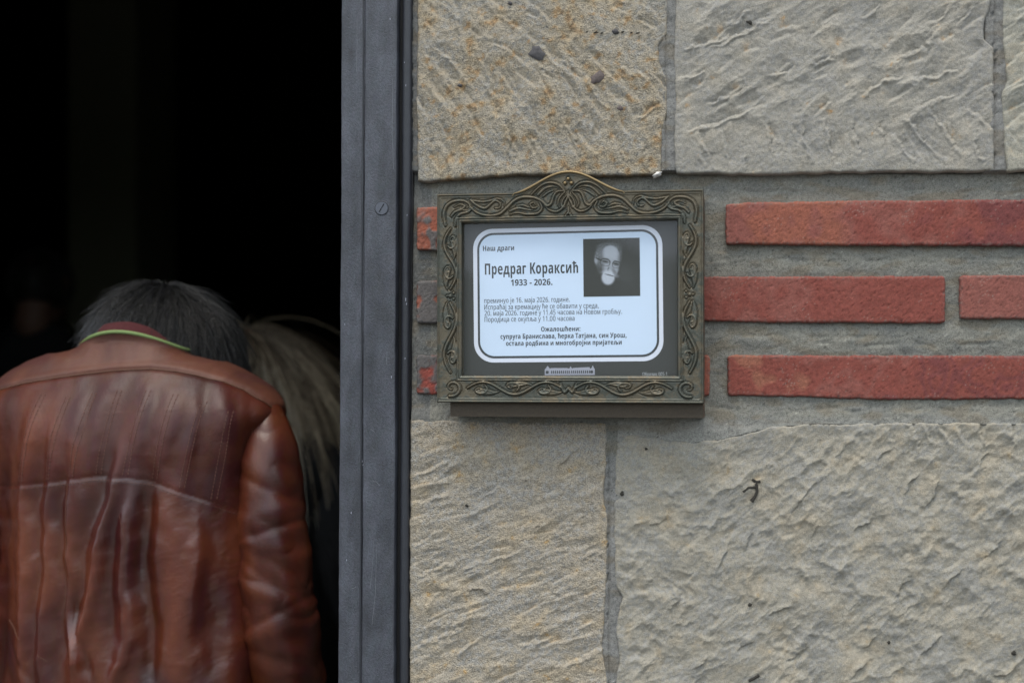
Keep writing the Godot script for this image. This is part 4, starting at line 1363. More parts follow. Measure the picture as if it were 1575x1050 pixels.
# The body of a standing person seen from behind, facing -z; k scales it, head places the skull.
func make_body(o: Node3D, k: float, head: Transform3D, lean: Vector3, cloth: Material) -> void:
	var b := Bag.new()
	var neck := Vector3(0, 1.46, -0.02) * k + lean
	var hips := Vector3(0, 0.98, 0) * k
	var chest := Vector3(0, 1.28, 0) * k + lean * 0.6
	var bones := [[hips + Vector3(0, 0, -0.02), chest + Vector3(0, 0, -0.03), 0.11 * k, 0.095 * k], [chest + Vector3(-0.09, 0.02, -0.03) * k, chest + Vector3(0.09, 0.02, -0.03) * k, 0.075 * k, 0.075 * k], [neck - Vector3(0, 0.03, 0), head * Vector3(0, -0.05, 0.025), 0.056, 0.052]]
	var legs := []
	for s in [-1.0, 1.0]:
		var sh := Vector3(s * 0.17, 1.32, -0.02) * k + lean * 0.8
		var el := Vector3(s * 0.232, 1.08, -0.03) * k + lean * 0.3
		var wr := Vector3(s * 0.243, 0.84, -0.1) * k
		bones.append_array([[sh, el, 0.044 * k, 0.036 * k], [el, wr, 0.036 * k, 0.026 * k], [Vector3(s * 0.05, 1.36, -0.03) * k + lean * 0.9, sh, 0.04 * k, 0.042 * k]])
		var hip := Vector3(s * 0.09, 0.93, 0) * k
		var kn := Vector3(s * 0.1, 0.5, -0.015) * k
		var an := Vector3(s * 0.1, 0.085, 0.02) * k
		bones.append_array([[hip, kn, 0.085 * k, 0.055 * k], [kn, an, 0.055 * k, 0.036 * k], [an, an + Vector3(0, -0.045, -0.13) * k, 0.036 * k, 0.03 * k]])
		legs.append_array([[hip + Vector3(0, 0.06, 0), kn, 0.11 * k, 0.08 * k], [kn, an + Vector3(0, 0.0, 0), 0.08 * k, 0.07 * k]])
		var sb := Bag.new()
		flesh(sb, [[an + Vector3(0, -0.045, 0.03), an + Vector3(s * 0.01, -0.045, -0.16), 0.04, 0.038], [an, an + Vector3(0, -0.04, -0.05), 0.045, 0.04]], 0.01, 0.012)
		for n in sb.v.size(): sb.v[n].y = maxf(sb.v[n].y, 0.002)
		part("shoe", bag_mesh(sb), M.shoe, o)
	flesh(b, bones, 0.016, 0.02)
	flesh(b, head_bones(head), 0.005, 0.008)
	for s in [-1.0, 1.0]: flesh(b, hand_bones(Vector3(s * 0.243, 0.84, -0.1) * k, s), 0.0045, 0.004)
	part("body", bag_mesh(b), M.skin, o)
	var tr := Bag.new()
	flesh(tr, legs, 0.016, 0.025)
	part("trousers", bag_mesh(tr), cloth, o)


# Locks that start on a skull-shaped ellipsoid and follow it, then fall.
func hair(o: Node3D, head: Transform3D, size: Vector3, count: int, length: float, fall: float, tones: Array, sd: int, low := -0.25, width := 0.0011, lie := 0.0, dark_roots := 1.0) -> void:
	rng.seed = sd
	var b := Bag.new()
	var cap := SphereMesh.new()
	cap.radius = 1.0
	cap.height = 2.0
	cap.radial_segments = 40
	cap.rings = 24
	var ca := cap.get_mesh_arrays()
	var first := b.v.size()
	var cn := noise(sd, 0.4, 2)
	for p in ca[Mesh.ARRAY_VERTEX]:
		var q: Vector3 = p
		var f := 1.0 + 0.05 * cn.get_noise_3dv(q)
		if q.z < -0.35 and q.y < 0.45: f *= 0.82
		if q.y < low - 0.25: f *= 0.8
		b.v.append(head * (q * size * 0.97 * f))
		b.c.append(tones[0] * 0.8 * dark_roots)
	for q in ca[Mesh.ARRAY_INDEX]: b.i.append(q + first)
	for s in count:
		var d := Vector3(rng.randfn(), rng.randfn(), rng.randfn()).normalized()
		if d.y < low + rng.randf() * 0.15: continue
		if d.z < -0.45 and d.y < 0.5: continue
		var p := head * (d * size)
		var crown := Vector3(0, 0.75, 0.5)
		var flow := (d - crown).slide(d).normalized() + Vector3(rng.randf_range(-0.3, 0.3), -0.35, rng.randf_range(-0.2, 0.2))
		flow = (head.basis * flow.slide(d)).normalized()
		var nrm := (head.basis * d).normalized()
		var path := PackedVector3Array()
		var rad := PackedFloat32Array()
		var segs := 7
		var l := length * rng.randf_range(0.6, 1.25)
		var dir := (flow + nrm * (0.28 + lie) + Vector3(rng.randfn(), rng.randfn(), rng.randfn()) * 0.1).normalized()
		for k in segs + 1:
			path.append(p)
			rad.append(width * (1.0 - 0.75 * float(k) / segs))
			dir = (dir + Vector3(0, -fall, 0) / segs * 3.0 + Vector3(rng.randfn(), rng.randfn(), rng.randfn()) * 0.05).normalized()
			p += dir * l / segs
			var local := head.affine_inverse() * p
			var e := local / size
			if e.length() < 1.02: p = head * (local * (1.02 + rng.randf() * 0.05) / maxf(e.length(), 0.01))
		var c0: Color = tones[rng.randi() % tones.size()]
		if d.y < 0.15 and rng.randf() < 0.5: c0 = tones[-1]
		elif d.y > 0.35: c0 = tones[rng.randi() % maxi(1, tones.size() - 1)]
		var was := b.c.size()
		b.tube(path, rad, 3, c0 * rng.randf_range(0.75, 1.25), 1.0, Vector3(0.3, 0.2, 1).normalized())
		if dark_roots < 1.0:      # grown-out colour: dark at the scalp, fair towards the tips
			for k in (segs + 1) * 3: b.c[was + k] = b.c[was + k] * lerpf(dark_roots, 1.0, clampf(float(k / 3) / segs * 1.6 + (0.3 if d.y < 0.1 else 0.0), 0, 1))
	part("hair", bag_mesh(b, true), M.hair, o)


# Coat: rows of superellipses [height, half width, half depth, middle z]
func coat_row(t: Array, f: float) -> Array:
	return [smooth_table(t, f, 1), smooth_table(t, f, 2), smooth_table(t, f, 3), smooth_table(t, f, 4)]


func simple_coat(o: Node3D, called: String, rows: Array, mat: Material, sd: int) -> void:
	var b := Bag.new()
	var n := noise(sd, 0.09, 3)
	var cols := 72
	var count := 90
	for j in count:
		var r := coat_row(rows, float(j) / (count - 1))
		for i in cols + 1:
			var a := PI - TAU * i / cols + PI / 2
			var ca := cos(a)
			var sa := sin(a)
			var p := Vector3(signf(ca) * pow(absf(ca), 0.85) * r[1], r[0], r[3] + signf(sa) * pow(absf(sa), 0.85) * r[2])
			p *= Vector3(1, 1, 1) + Vector3(1, 0, 1) * 0.05 * n.get_noise_3d(p.x, p.y * 0.35, p.z)
			b.v.append(p)
	# columns run anticlockwise from above, so left to right as seen from outside
	b.grid(cols + 1, count, 0)
	part(called, bag_mesh(b), mat, o)


func sleeve_mesh(joints: Array, radii: Array, sd: int, wrinkle: float, colored: Callable, creases := []) -> ArrayMesh:
	var cv := Curve3D.new()
	for k in joints.size():
		var a: Vector3 = joints[maxi(k - 1, 0)]
		var c: Vector3 = joints[mini(k + 1, joints.size() - 1)]
		cv.add_point(joints[k], (a - c) / 6.0, (c - a) / 6.0)
	var l := cv.get_baked_length()
	var rows := 260
	var cols := 96
	var n := noise(sd, 0.1, 2)
	var n2 := noise(sd + 1, 0.2, 2)
	var b := Bag.new()
	for j in rows:
		var f := 1.0 - float(j) / (rows - 1)
		var p := cv.sample_baked(f * l, true)
		var q := cv.sample_baked(minf(f * l + 0.01, l), true)
		var t: Vector3 = (q - p).normalized() if q.distance_to(p) > 1e-4 else (joints[-1] - joints[-2]).normalized()
		var x: Vector3 = Vector3(0, 0, 1).cross(t).normalized()      # towards +x for a tube that runs down
		var z: Vector3 = t.cross(x).normalized()
		if x.x < 0: x = -x
		if z.z < 0: z = -z
		var r := 0.0
		var at := f * (radii.size() - 1)
		var k := mini(int(at), radii.size() - 2)
		r = cubic_interpolate(radii[k], radii[k + 1], radii[maxi(k - 1, 0)], radii[mini(k + 2, radii.size() - 1)], at - k)
		for i in cols + 1:
			var a := -PI / 2 - TAU * i / cols + PI
			var d: Vector3 = x * cos(a) + z * sin(a)
			var v: Vector3 = p + d * r
			# slanting creases across the sleeve, strongest round the elbow
			var cre := n.get_noise_3d(v.x * 0.9 + v.y * 0.4, v.y * 1.1, v.z * 0.9 + 3.0)
			var w := wrinkle * (0.55 + 0.45 * exp(-pow((f - 0.5) / 0.22, 2)))
			var fold := 0.0
			for e in creases:
				var u: float = (v.y - e[0]) + e[2] * (v.x - p.x)
				fold += 0.75 * e[1] * exp(-u * u / (e[3] * e[3]))
			v += d * (fold + w * (absf(cre) * 2.0 - 0.5) + 0.004 * n2.get_noise_3dv(v))
			b.v.append(v)
			b.c.append(colored.call(v, cre))
	b.grid(cols + 1, rows, 0)
	return bag_mesh(b, true)


func build_jacket_man() -> void:
	# measured on the back: 0 at the nape, metres; tape units as on the wall survey
	var base := Vector3(-0.641, 0, -0.2)
	var o := thing("person", base, "person in brown leather jacket with lime collar edge, seen from behind, head bowed", "person")
	var U := 0.00099
	var U2 := 0.000965
	var jx := func(u: float) -> float: return (u - 178.0) * U + 0.03
	var jy := func(v: float) -> float: return 1.452 - (v - 525.0) * U2
	var head := Transform3D(Basis.from_euler(Vector3(-0.62, -1.1, -0.1)), Vector3(0.02, 1.436, -0.085))
	make_body(o, 1.0, head, Vector3(0, -0.035, 0.02), M.black_cloth)
	hair(o, head, Vector3(0.101, 0.108, 0.122), 11000, 0.07, 0.16, [Color(0.0045, 0.0045, 0.0048), Color(0.008, 0.008, 0.0085), Color(0.016, 0.016, 0.0175), Color(0.07, 0.072, 0.08)], 81, -0.45, 0.00065, -0.23)

	# rows: [f, height, half width, half depth, middle z]  (local z: back surface is middle + half depth)
	var rows := [[0.0, 0.66, 0.235, 0.15, -0.01], [0.12, 0.8, 0.225, 0.148, -0.005], [0.3, 0.98, 0.21, 0.145, -0.005], [0.48, 1.14, 0.206, 0.143, 0.0], [0.6, 1.24, 0.21, 0.14, 0.005], [0.68, 1.3, 0.224, 0.136, 0.004], [0.74, 1.342, 0.244, 0.13, -0.004],
		[0.8, 1.376, 0.226, 0.118, -0.012], [0.86, 1.405, 0.182, 0.1, -0.014], [0.92, 1.43, 0.127, 0.084, -0.013], [0.97, 1.452, 0.095, 0.074, -0.012], [1.0, 1.466, 0.09, 0.078, -0.014]]
	# folds on the back: path [u, v]..., height in mm (+ ridge), half width in mm
	var folds := [
		[[[38, 640], [34, 750], [30, 850], [27, 1060]], 7, 16], [[[85, 660], [78, 780], [70, 900], [64, 1060]], 5.5, 11], [[[62, 690], [54, 800], [48, 1000], [46, 1060]], -5, 11], [[[120, 640], [114, 740], [112, 900]], 4.5, 11], [[[100, 720], [96, 860], [92, 1060]], -4.5, 10],
		[[[188, 700], [178, 780], [160, 860], [140, 935], [126, 990], [122, 1060]], 9, 10], [[[165, 640], [152, 780], [130, 880], [112, 980]], -6, 13], [[[205, 760], [202, 880], [198, 980], [180, 1060]], 8, 11], [[[186, 800], [178, 900], [168, 1000]], -5, 10],
		[[[232, 740], [229, 850], [231, 950], [236, 1060]], -13, 12], [[[262, 760], [268, 860], [276, 1060]], 5, 22], [[[300, 800], [292, 880], [290, 940]], 3.5, 10], [[[345, 800], [350, 900], [352, 1060]], 4, 18], [[[372, 680], [374, 800], [372, 1060]], -8, 10],
		[[[322, 590], [330, 640], [340, 700], [342, 740]], 6, 10], [[[300, 600], [306, 680], [300, 740]], -4, 10], [[[362, 640], [366, 700], [364, 780]], -6, 8], [[[252, 630], [250, 700], [244, 735]], 4.5, 10], [[[155, 610], [150, 680], [142, 730]], 5, 10], [[[215, 600], [212, 680], [206, 735]], 4.5, 9],
		[[[132, 620], [128, 690], [124, 730]], -4, 8], [[[185, 610], [180, 680], [172, 730]], -4, 9], [[[232, 620], [230, 690], [225, 735]], -4, 8], [[[275, 640], [270, 700], [262, 750]], -4, 9], [[[292, 640], [286, 700], [278, 755]], 4, 8],
		[[[112, 920], [124, 975], [142, 1030], [150, 1060]], -7, 5], [[[106, 930], [116, 985], [132, 1040]], 5, 6], [[[0, 1000], [20, 1025], [45, 1060]], -4, 8], [[[-60, 640], [-66, 850], [-70, 1060]], 6, 18], [[[-20, 700], [-28, 860], [-30, 1060]], -5, 12], [[[310, 900], [318, 980], [322, 1060]], -3.5, 14]]
	for f in folds:
		f.append(f[0][0][1])
		f.append(f[0][-1][1])
		var tbl := []
		for q in f[0]: tbl.append([q[1], q[0]])
		f.append(tbl)
	var hseam := [[-200, 770], [0, 752], [60, 745], [110, 738], [150, 732], [200, 733], [240, 740], [280, 757], [320, 775], [372, 807], [420, 830]]
	var yseam := [[-120, 640], [-60, 605], [0, 591], [50, 583], [100, 576], [150, 570], [210, 567], [250, 571], [280, 577], [320, 588], [350, 600], [380, 620], [405, 645], [425, 668]]
	var wn := noise(91, 0.11, 3)
	var wn2 := noise(92, 0.035, 3)
	var fold_at := func(x: float, y: float) -> float:
		var u := (x - 0.03) / U + 178.0
		var v: float = 525.0 - (y - 1.452) / U2
		var s := 0.0
		var wob := 9.0 * wn.get_noise_2d(x * 0.7 + 3.0, y * 0.8)
		for f in folds:
			if v < f[3] - 40 or v > f[4] + 40: continue
			var du: float = absf(u + wob - lerp_table(f[5], v)) * 0.965
			if du > f[2] * 3.4: continue
			var fade := clampf((v - f[3] + 40) / 80.0, 0, 1) * clampf((f[4] + 40 - v) / 80.0, 0, 1)
			s += f[1] * ((1.7 if f[1] > 0 else 1.0) if f[4] > 850 else 0.75) * fade * exp(-du * du / (f[2] * f[2] * 1.15))
		if v > 560:      # seams pull the leather in
			var dh := (v - lerp_table(hseam, u)) * 0.965
			s -= 0.8 * exp(-dh * dh / 12.0) - 0.2 * exp(-(dh - 7.0) * (dh - 7.0) / 30.0)
		var dy := (v - lerp_table(yseam, u)) * 0.965
		s -= 2.0 * exp(-dy * dy / 10.0) - 1.6 * exp(-(dy + 6.0) * (dy + 6.0) / 26.0)
		s += 3.2 * wn.get_noise_2d(x, y * 0.45) * clampf((v - 570) / 80.0, 0.25, 1) + 1.0 * wn2.get_noise_2d(x, y * 0.5) + 0.35 * clampf(absf(wn2.get_noise_2d(x * 0.5 + y * 0.25 + 7.0, y * 0.9 - x * 0.3)) * -5.0 + 0.7, -0.2, 0.7) * clampf((v - 700) / 150.0, 0, 1)
		return s * 0.001
	var count := 330
	var cols := 300
	var v := PackedVector3Array()
	var c := PackedColorArray()
	var yoke := PackedInt32Array()
	var body := PackedInt32Array()
	var panel := PackedInt32Array()
	var tone := noise(93, 0.16, 3)
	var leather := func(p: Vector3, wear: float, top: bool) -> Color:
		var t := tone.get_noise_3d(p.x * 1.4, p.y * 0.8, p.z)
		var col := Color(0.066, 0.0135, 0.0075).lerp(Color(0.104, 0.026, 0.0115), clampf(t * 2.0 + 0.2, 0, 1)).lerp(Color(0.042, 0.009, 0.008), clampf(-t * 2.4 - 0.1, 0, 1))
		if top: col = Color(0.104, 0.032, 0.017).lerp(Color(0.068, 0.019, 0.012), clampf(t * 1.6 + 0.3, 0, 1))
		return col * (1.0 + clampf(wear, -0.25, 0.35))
	for j in count:
		var r := coat_row(rows, float(j) / (count - 1))
		var f := float(j) / (count - 1)
		for i in cols + 1:
			var a := PI - TAU * i / cols + PI / 2
			var ca := cos(a)
			var sa := sin(a)
			var x: float = signf(ca) * pow(absf(ca), 0.88) * r[1]
			var y: float = r[0]
			y += 0.016 * smoothstep(0.0, -0.2, x) * smoothstep(0.5, 0.8, f)
			if f > 0.9: y -= (f - 0.9) / 0.1 * 0.028 * pow(absf(ca), 2.0) * (1.0 if sa > 0 else 1.4)
			var z: float = r[3] + signf(sa) * pow(absf(sa), 0.88) * r[2]
			var d := 0.0
			if sa > -0.1 and f < 0.97: d = fold_at.call(x, y)
			var out := Vector3(ca * 0.6, 0.25 if f > 0.75 else 0.0, sa).normalized()
			v.append(Vector3(x, y, z) + out * d)
			var vv: float = 525.0 - (y - 1.452) / U2
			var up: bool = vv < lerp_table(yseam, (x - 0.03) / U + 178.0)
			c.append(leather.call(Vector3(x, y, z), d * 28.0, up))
	for j in count - 1:
		for i in cols:
			var a := j * (cols + 1) + i
			var e := a + cols + 1
			var p := (v[a] + v[e + 1]) * 0.5
			var vv: float = 525.0 - (p.y - 1.452) / U2
			var tri := [a, e, e + 1, a, e + 1, a + 1]
			if vv < lerp_table(yseam, (p.x - 0.03) / U + 178.0): yoke.append_array(tri)
			elif vv < lerp_table(hseam, (p.x - 0.03) / U + 178.0): panel.append_array(tri)
			else: body.append_array(tri)
	var nn := normals_of(v, body + panel + yoke)
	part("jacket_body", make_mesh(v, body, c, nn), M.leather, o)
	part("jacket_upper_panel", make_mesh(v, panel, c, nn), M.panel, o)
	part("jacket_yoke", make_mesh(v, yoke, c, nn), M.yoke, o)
	# where a tape point lies on the back
	var back := func(u: float, vv: float, lift: float) -> Vector3:
		var x: float = jx.call(u)
		var y: float = jy.call(vv)
		var f := 0.5
		var lo := 0.0
		var hi := 1.0
		for s in 18:
			f = (lo + hi) / 2
			if smooth_table(rows, f, 1) + 0.016 * smoothstep(0.0, -0.2, x) * smoothstep(0.5, 0.8, f) < y: lo = f
			else: hi = f
		var r := coat_row(rows, f)
		var q: float = clampf(absf(x) / r[1], 0, 0.995)
		var sa := pow(1.0 - pow(q, 2.0 / 0.88), 0.5)
		var ca := signf(x) * pow(q, 1.0 / 0.88)
		var z: float = r[3] + pow(sa, 0.88) * r[2]
		var out := Vector3(ca * 0.6, 0.25 if f > 0.75 else 0.0, sa).normalized()
		return Vector3(jx.call(u), y, z) + out * (fold_at.call(jx.call(u), y) + lift)
	var dashes := Bag.new()
	var piping := Bag.new()
	var stitch := func(path: Array, r: float) -> void:
		var l := 0.0
		for k in path.size() - 1: l += Vector2(path[k][0] - path[k + 1][0], path[k][1] - path[k + 1][1]).length()
		var steps := int(l / 5.6)
		for s in steps:
			var ends := PackedVector3Array()
			for e in [0.14, 0.5, 0.86]:
				var d: float = (s + e) / steps * l
				for k in path.size() - 1:
					var seg := Vector2(path[k][0] - path[k + 1][0], path[k][1] - path[k + 1][1]).length()
					if d <= seg or k == path.size() - 2:
						ends.append(back.call(lerpf(path[k][0], path[k + 1][0], d / seg), lerpf(path[k][1], path[k + 1][1], d / seg), 0.0003))
						break
					d -= seg
			dashes.tube(ends, PackedFloat32Array([r * 0.7, r, r * 0.7]), 5)
	for q in [[45, 606, 28, 744], [88, 610, 72, 740], [128, 604, 112, 734], [168, 600, 152, 730], [214, 600, 197, 730], [256, 606, 238, 737], [300, 616, 276, 750], [338, 632, 316, 770], [370, 660, 350, 788]]:
		stitch.call([[q[0], q[1]], [q[2], q[3]]], 0.0007)
		stitch.call([[q[0] + 7, q[1]], [q[2] + 7, q[3]]], 0.0007)
	var below := []
	for q in hseam:
		if q[0] >= -20 and q[0] <= 372: below.append([q[0], q[1] + 6])
	stitch.call(below, 0.00045)
	var seam := func(path: Array, r: float, lift: float) -> void:
		var pts := PackedVector3Array()
		var rad := PackedFloat32Array()
		for k in path.size() - 1:
			for s in 8:
				pts.append(back.call(lerpf(path[k][0], path[k + 1][0], s / 8.0), lerpf(path[k][1], path[k + 1][1], s / 8.0), lift))
				rad.append(r)
		piping.tube(pts, rad, 6)
	seam.call(yseam.slice(1, 13), 0.0011, 0.0008)
	seam.call([[108, 745], [106, 850], [98, 950]], 0.0005, 0.0001)
	seam.call([[192, 790], [204, 830], [203, 850]], 0.0003, 0.0001)
	seam.call([[-10, 965], [34, 993]], 0.0005, 0.0002)
	seam.call([[60, 1010], [74, 1022]], 0.0004, 0.0002)
	# sleeves
	for s in [-1.0, 1.0]:
		var joints := [Vector3(s * 0.196, 1.366 + (0.015 if s < 0 else 0.0), 0.0), Vector3(s * 0.219, 1.332 + (0.013 if s < 0 else 0.0), 0.006), Vector3(s * 0.231, 1.24, 0.02), Vector3(s * 0.24, 1.12, 0.025), Vector3(s * 0.247, 1.0, 0.01), Vector3(s * 0.249, 0.86, -0.05), Vector3(s * 0.246, 0.79, -0.09)]
		var sl := part("sleeve", sleeve_mesh(joints, [0.024, 0.045, 0.053, 0.057, 0.058, 0.058, 0.053, 0.045], 95 + int(s), 0.0036, func(p: Vector3, cre: float) -> Color: return leather.call(p * Vector3(1.3, 1, 1), absf(cre) * 0.4 - 0.1, false), [[1.262, 0.0031, 0.5, 0.016], [1.236, -0.0025, 0.5, 0.008], [1.19, 0.0028, -0.35, 0.015], [1.165, -0.0028, -0.3, 0.007], [1.143, 0.0031, 0.25, 0.012], [1.1, -0.0019, 0.6, 0.01], [1.075, 0.0031, 0.5, 0.014], [1.035, -0.0028, -0.5, 0.008], [1.01, 0.0031, -0.3, 0.014], [0.975, -0.0025, 0.3, 0.009], [0.95, 0.0025, 0.4, 0.014]]), M.sleeve, o)
		# seam down the back of the sleeve
		var sb := Bag.new()
		var pts := PackedVector3Array()
		var rad := PackedFloat32Array()
		var n := sl.mesh.surface_get_arrays(0)[Mesh.ARRAY_VERTEX] as PackedVector3Array
		for j in range(20, 248, 2):
			pts.append(n[j * 97 + 48 + int(s * 5)] + Vector3(0, 0, 0.0004))
			rad.append(0.0009)
		sb.tube(pts, rad, 6)
		part("sleeve_seam", bag_mesh(sb), M.piping, sl)
		var st := Bag.new()
		for line in [20, 24]:
			for j in range(118, 214, 3):
				var kk: int = 48 + int(s) * line
				st.tube(PackedVector3Array([n[j * 97 + kk] + Vector3(s, 0, 1) * 0.0003, n[(j + 1) * 97 + kk] + Vector3(s, 0, 1) * 0.0004, n[(j + 2) * 97 + kk] + Vector3(s, 0, 1) * 0.0003]), PackedFloat32Array([0.0005, 0.0007, 0.0005]), 5)
		tag(part("stitching", bag_mesh(st), M.stitch, sl), "", "", "", "stuff")
	tag(part("stitching", bag_mesh(dashes), M.stitch, o), "", "", "", "stuff")
	part("seam_piping", bag_mesh(piping), M.piping, o)
	# lime edge and dark red collar inside it
	var lime := Bag.new()
	var lp := PackedVector3Array()
	var lr := PackedFloat32Array()
	var cb := Bag.new()
	for i in 81:
		var a := PI - TAU * i / 80 + PI / 2
		var x := cos(a) * 0.0905
		var y := 1.468 - 0.028 * pow(x / 0.09, 2.0) * (1.0 if sin(a) > 0 else 1.4)
		lp.append(Vector3(x, y, -0.014 + sin(a) * 0.079))
		lr.append(0.0029)
	lime.tube(lp, lr, 8, Color.WHITE, 1.0, Vector3.UP)
	part("collar_edge", bag_mesh(lime), M.lime, o)
	var cn := noise(97, 0.05, 2)
	for j in 10:
		var f := j / 9.0
		for i in 81:
			var a := PI - TAU * i / 80 + PI / 2
			var x := cos(a) * lerpf(0.088, 0.07, f)
			var y := 1.452 + 0.034 * f - (0.026 + 0.01 * f) * pow(cos(a), 2.0) + 0.003 * cn.get_noise_2d(a * 0.05, f * 0.05)
			cb.v.append(Vector3(x, y, -0.016 + sin(a) * lerpf(0.074, 0.062, f)))
	cb.grid(81, 10, 0)
	part("shirt_collar", bag_mesh(cb), M.maroon, o)


func build_others() -> void:
	# woman with long fair hair, further in
	var at := Vector3(-0.745, 0, -1.0)
	var w := thing("person", at, "person with long fair hair over a black coat, right behind the leather jacket", "person")
	var head := Transform3D(Basis.from_euler(Vector3(-0.25, 0.25, 0)), Vector3(-0.01, 1.392, -0.03))
	make_body(w, 0.88, head, Vector3(0, 0, 0), M.black_cloth)
	simple_coat(w, "coat", [[0.0, 0.55, 0.2, 0.15, 0.0], [0.3, 0.85, 0.19, 0.14, 0.0], [0.55, 1.05, 0.18, 0.13, 0.0], [0.75, 1.18, 0.2, 0.125, 0.0], [0.86, 1.24, 0.19, 0.1, 0.0], [0.94, 1.28, 0.12, 0.085, -0.01], [1.0, 1.31, 0.07, 0.07, -0.02]], M.black_cloth, 41)
	for s in [-1.0, 1.0]: part("sleeve", sleeve_mesh([Vector3(s * 0.155, 1.235, 0), Vector3(s * 0.185, 1.2, 0), Vector3(s * 0.208, 1.0, 0), Vector3(s * 0.218, 0.78, -0.08)], [0.03, 0.055, 0.055, 0.045], 45, 0.004, func(_p: Vector3, _c: float) -> Color: return Color.WHITE), M.black_cloth, w)
	hair(w, head, Vector3(0.088, 0.101, 0.116), 6000, 0.31, 0.55, [Color(0.16, 0.11, 0.065), Color(0.9, 0.72, 0.5), Color(0.2, 0.14, 0.09), Color(0.95, 0.85, 0.7)], 83, -0.3, 0.0009, 0.0, 0.28)
	# man at the back on the left
	var m := thing("person", Vector3(-1.87, 0, -2.2), "person with short dark hair and dark clothes, far inside the hall on the left", "person")
	var hm := Transform3D(Basis.from_euler(Vector3(-0.1, 0.1, 0)), Vector3(0, 1.655, -0.03))
	make_body(m, 1.03, hm, Vector3.ZERO, M.black_cloth)
	hair(m, hm, Vector3(0.092, 0.106, 0.12), 2600, 0.02, 0.1, [Color(0.012, 0.01, 0.009), Color(0.02, 0.017, 0.015)], 85, -0.5, 0.0012)
	simple_coat(m, "jacket", [[0.0, 0.7, 0.21, 0.15, 0.0], [0.4, 1.05, 0.2, 0.14, 0.0], [0.7, 1.32, 0.225, 0.13, 0.0], [0.82, 1.42, 0.21, 0.11, -0.005], [0.93, 1.485, 0.12, 0.085, -0.01], [1.0, 1.535, 0.075, 0.075, -0.02]], M.black_cloth, 42)
	for s in [-1.0, 1.0]: part("sleeve", sleeve_mesh([Vector3(s * 0.18, 1.43, 0), Vector3(s * 0.215, 1.38, 0), Vector3(s * 0.24, 1.1, 0), Vector3(s * 0.25, 0.87, -0.1)], [0.03, 0.062, 0.06, 0.05], 46, 0.005, func(_p: Vector3, _c: float) -> Color: return Color.WHITE), M.black_cloth, m)
	# shoulder of someone in blue-grey at the left edge
	var n := thing("person", Vector3(-1.33, 0, -0.62), "person in a blue-grey top, only a shoulder showing at the left edge", "person")
	var hn := Transform3D(Basis.from_euler(Vector3(-0.2, 0.4, 0)), Vector3(-0.02, 1.6, -0.04))
	make_body(n, 1.0, hn, Vector3.ZERO, M.black_cloth)
	hair(n, hn, Vector3(0.092, 0.106, 0.12), 1200, 0.03, 0.1, [Color(0.015, 0.012, 0.01), Color(0.025, 0.02, 0.017)], 87, 0.0, 0.0012)
	simple_coat(n, "jumper", [[0.0, 0.75, 0.225, 0.16, 0.0], [0.45, 1.05, 0.2, 0.14, 0.0], [0.7, 1.28, 0.215, 0.125, 0.0], [0.84, 1.37, 0.2, 0.1, -0.005], [0.93, 1.42, 0.12, 0.08, -0.01], [1.0, 1.46, 0.072, 0.07, -0.02]], M.blue_cloth, 43)
	for s in [-1.0, 1.0]: part("sleeve", sleeve_mesh([Vector3(s * 0.172, 1.38, 0), Vector3(s * 0.205, 1.33, 0), Vector3(s * 0.232, 1.06, 0), Vector3(s * 0.243, 0.85, -0.1)], [0.03, 0.06, 0.058, 0.046], 47, 0.005, func(_p: Vector3, _c: float) -> Color: return Color.WHITE), M.blue_cloth, n)


# ---------------------------------------------------------------- setting

func slab(called: String, lo: Vector3, hi: Vector3, mat: Material, parent: Node = self) -> void:
	var o := part(called, box(hi - lo, 0.002), mat, parent)
	o.position = (lo + hi) / 2
	if parent == self: tag(o, "", "", "", "structure")


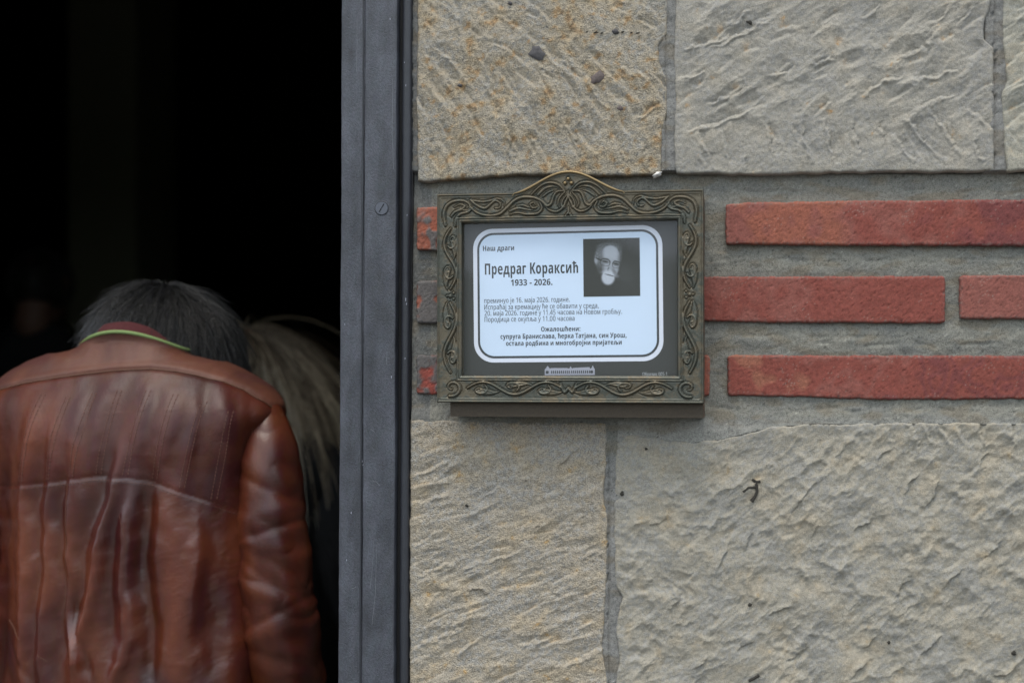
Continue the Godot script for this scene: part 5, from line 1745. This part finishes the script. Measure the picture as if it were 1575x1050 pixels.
func build_setting() -> void:
	slab("pavement", Vector3(-40, -0.3, -0.02), Vector3(40, 0.0, 60), M.paving)
	var hb := Bag.new()
	var hn := noise(61, 5.0, 4)
	for j in 12:
		for i in 121:
			var f := j / 11.0
			var x := lerpf(-60, 60, i / 120.0)
			hb.v.append(Vector3(-x, (5.0 + 1.8 * hn.get_noise_2d(x, 3.0)) * sin(f * PI / 2) - 0.2, 26 + 22 * f + 3.0 * hn.get_noise_2d(x, f * 20.0)))
	hb.grid(121, 12, 0)
	tag(part("hill", bag_mesh(hb), M.hill, self), "", "", "", "structure")
	var jamb := survey(629, 525, 0.0).x
	# masonry behind the facing, with the doorway left open
	var core := thing("building", Vector3.ZERO, "stone building with a dark open doorway, behind the faced wall", "building")
	slab("wall_right", Vector3(jamb - 0.06, 0, -0.42), Vector3(4.2, 3.6, -0.022), M.core, core)
	slab("wall_left", Vector3(-6.0, 0, -0.42), Vector3(jamb - 1.22, 3.6, 0.0), M.core, core)
	slab("wall_above_door", Vector3(jamb - 1.22, 2.45, -0.42), Vector3(jamb - 0.06, 3.6, -0.01), M.core, core)
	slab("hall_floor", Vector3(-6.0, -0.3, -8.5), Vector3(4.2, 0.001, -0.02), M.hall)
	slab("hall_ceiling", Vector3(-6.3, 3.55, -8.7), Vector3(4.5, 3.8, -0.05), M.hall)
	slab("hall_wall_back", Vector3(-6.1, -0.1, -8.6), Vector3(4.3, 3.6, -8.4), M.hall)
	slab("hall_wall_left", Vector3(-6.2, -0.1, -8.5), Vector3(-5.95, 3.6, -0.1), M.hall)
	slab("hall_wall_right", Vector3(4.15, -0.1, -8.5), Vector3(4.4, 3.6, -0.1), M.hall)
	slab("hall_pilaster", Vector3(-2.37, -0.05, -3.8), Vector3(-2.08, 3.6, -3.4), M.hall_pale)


func _ready() -> void:
	axes = Basis.from_euler(Vector3(deg_to_rad(PITCH), deg_to_rad(YAW), 0))
	var cam := Camera3D.new()
	cam.name = "camera"
	cam.transform = Transform3D(axes, EYE)
	var attr := CameraAttributesPhysical.new()
	attr.frustum_focal_length = 73.33
	attr.frustum_focus_distance = 1.95
	attr.exposure_aperture = 3.2
	attr.frustum_near = 0.05
	attr.frustum_far = 200.0
	cam.attributes = attr
	cam.fov = rad_to_deg(2.0 * atan(525.0 / LENS))
	cam.near = 0.05
	cam.far = 200.0
	add_child(cam)
	cam.current = true
	var sky := ProceduralSkyMaterial.new()
	sky.sky_top_color = Color(0.92, 0.965, 1.0)
	sky.sky_horizon_color = Color(0.57, 0.6, 0.64)
	sky.sky_curve = 0.16
	sky.ground_bottom_color = Color(0.3, 0.3, 0.3)
	sky.ground_horizon_color = Color(0.45, 0.46, 0.47)
	sky.sky_energy_multiplier = 1.0
	var env := Environment.new()
	env.background_mode = Environment.BG_SKY
	env.sky = Sky.new()
	env.sky.sky_material = sky
	env.background_energy_multiplier = 1.0
	env.tonemap_mode = Environment.TONE_MAPPER_LINEAR
	env.tonemap_exposure = 2.3
	env.sdfgi_enabled = true
	env.ssao_enabled = true
	env.ssil_enabled = true
	var we := WorldEnvironment.new()
	we.name = "surroundings"
	we.environment = env
	add_child(we)
	var sun := DirectionalLight3D.new()
	sun.name = "daylight"
	sun.light_energy = 0.36
	sun.light_angular_distance = 24.0
	sun.light_color = Color(1.0, 0.97, 0.93)
	sun.shadow_enabled = true
	sun.rotation_degrees = Vector3(-68, -10, 0)
	add_child(sun)

	make_materials()
	M.steel_plain = plain(Color(0.07, 0.078, 0.1), 0.5)
	build_setting()
	build_wall()
	build_frame()
	build_case()
	build_notice()
	build_jacket_man()
	build_others()
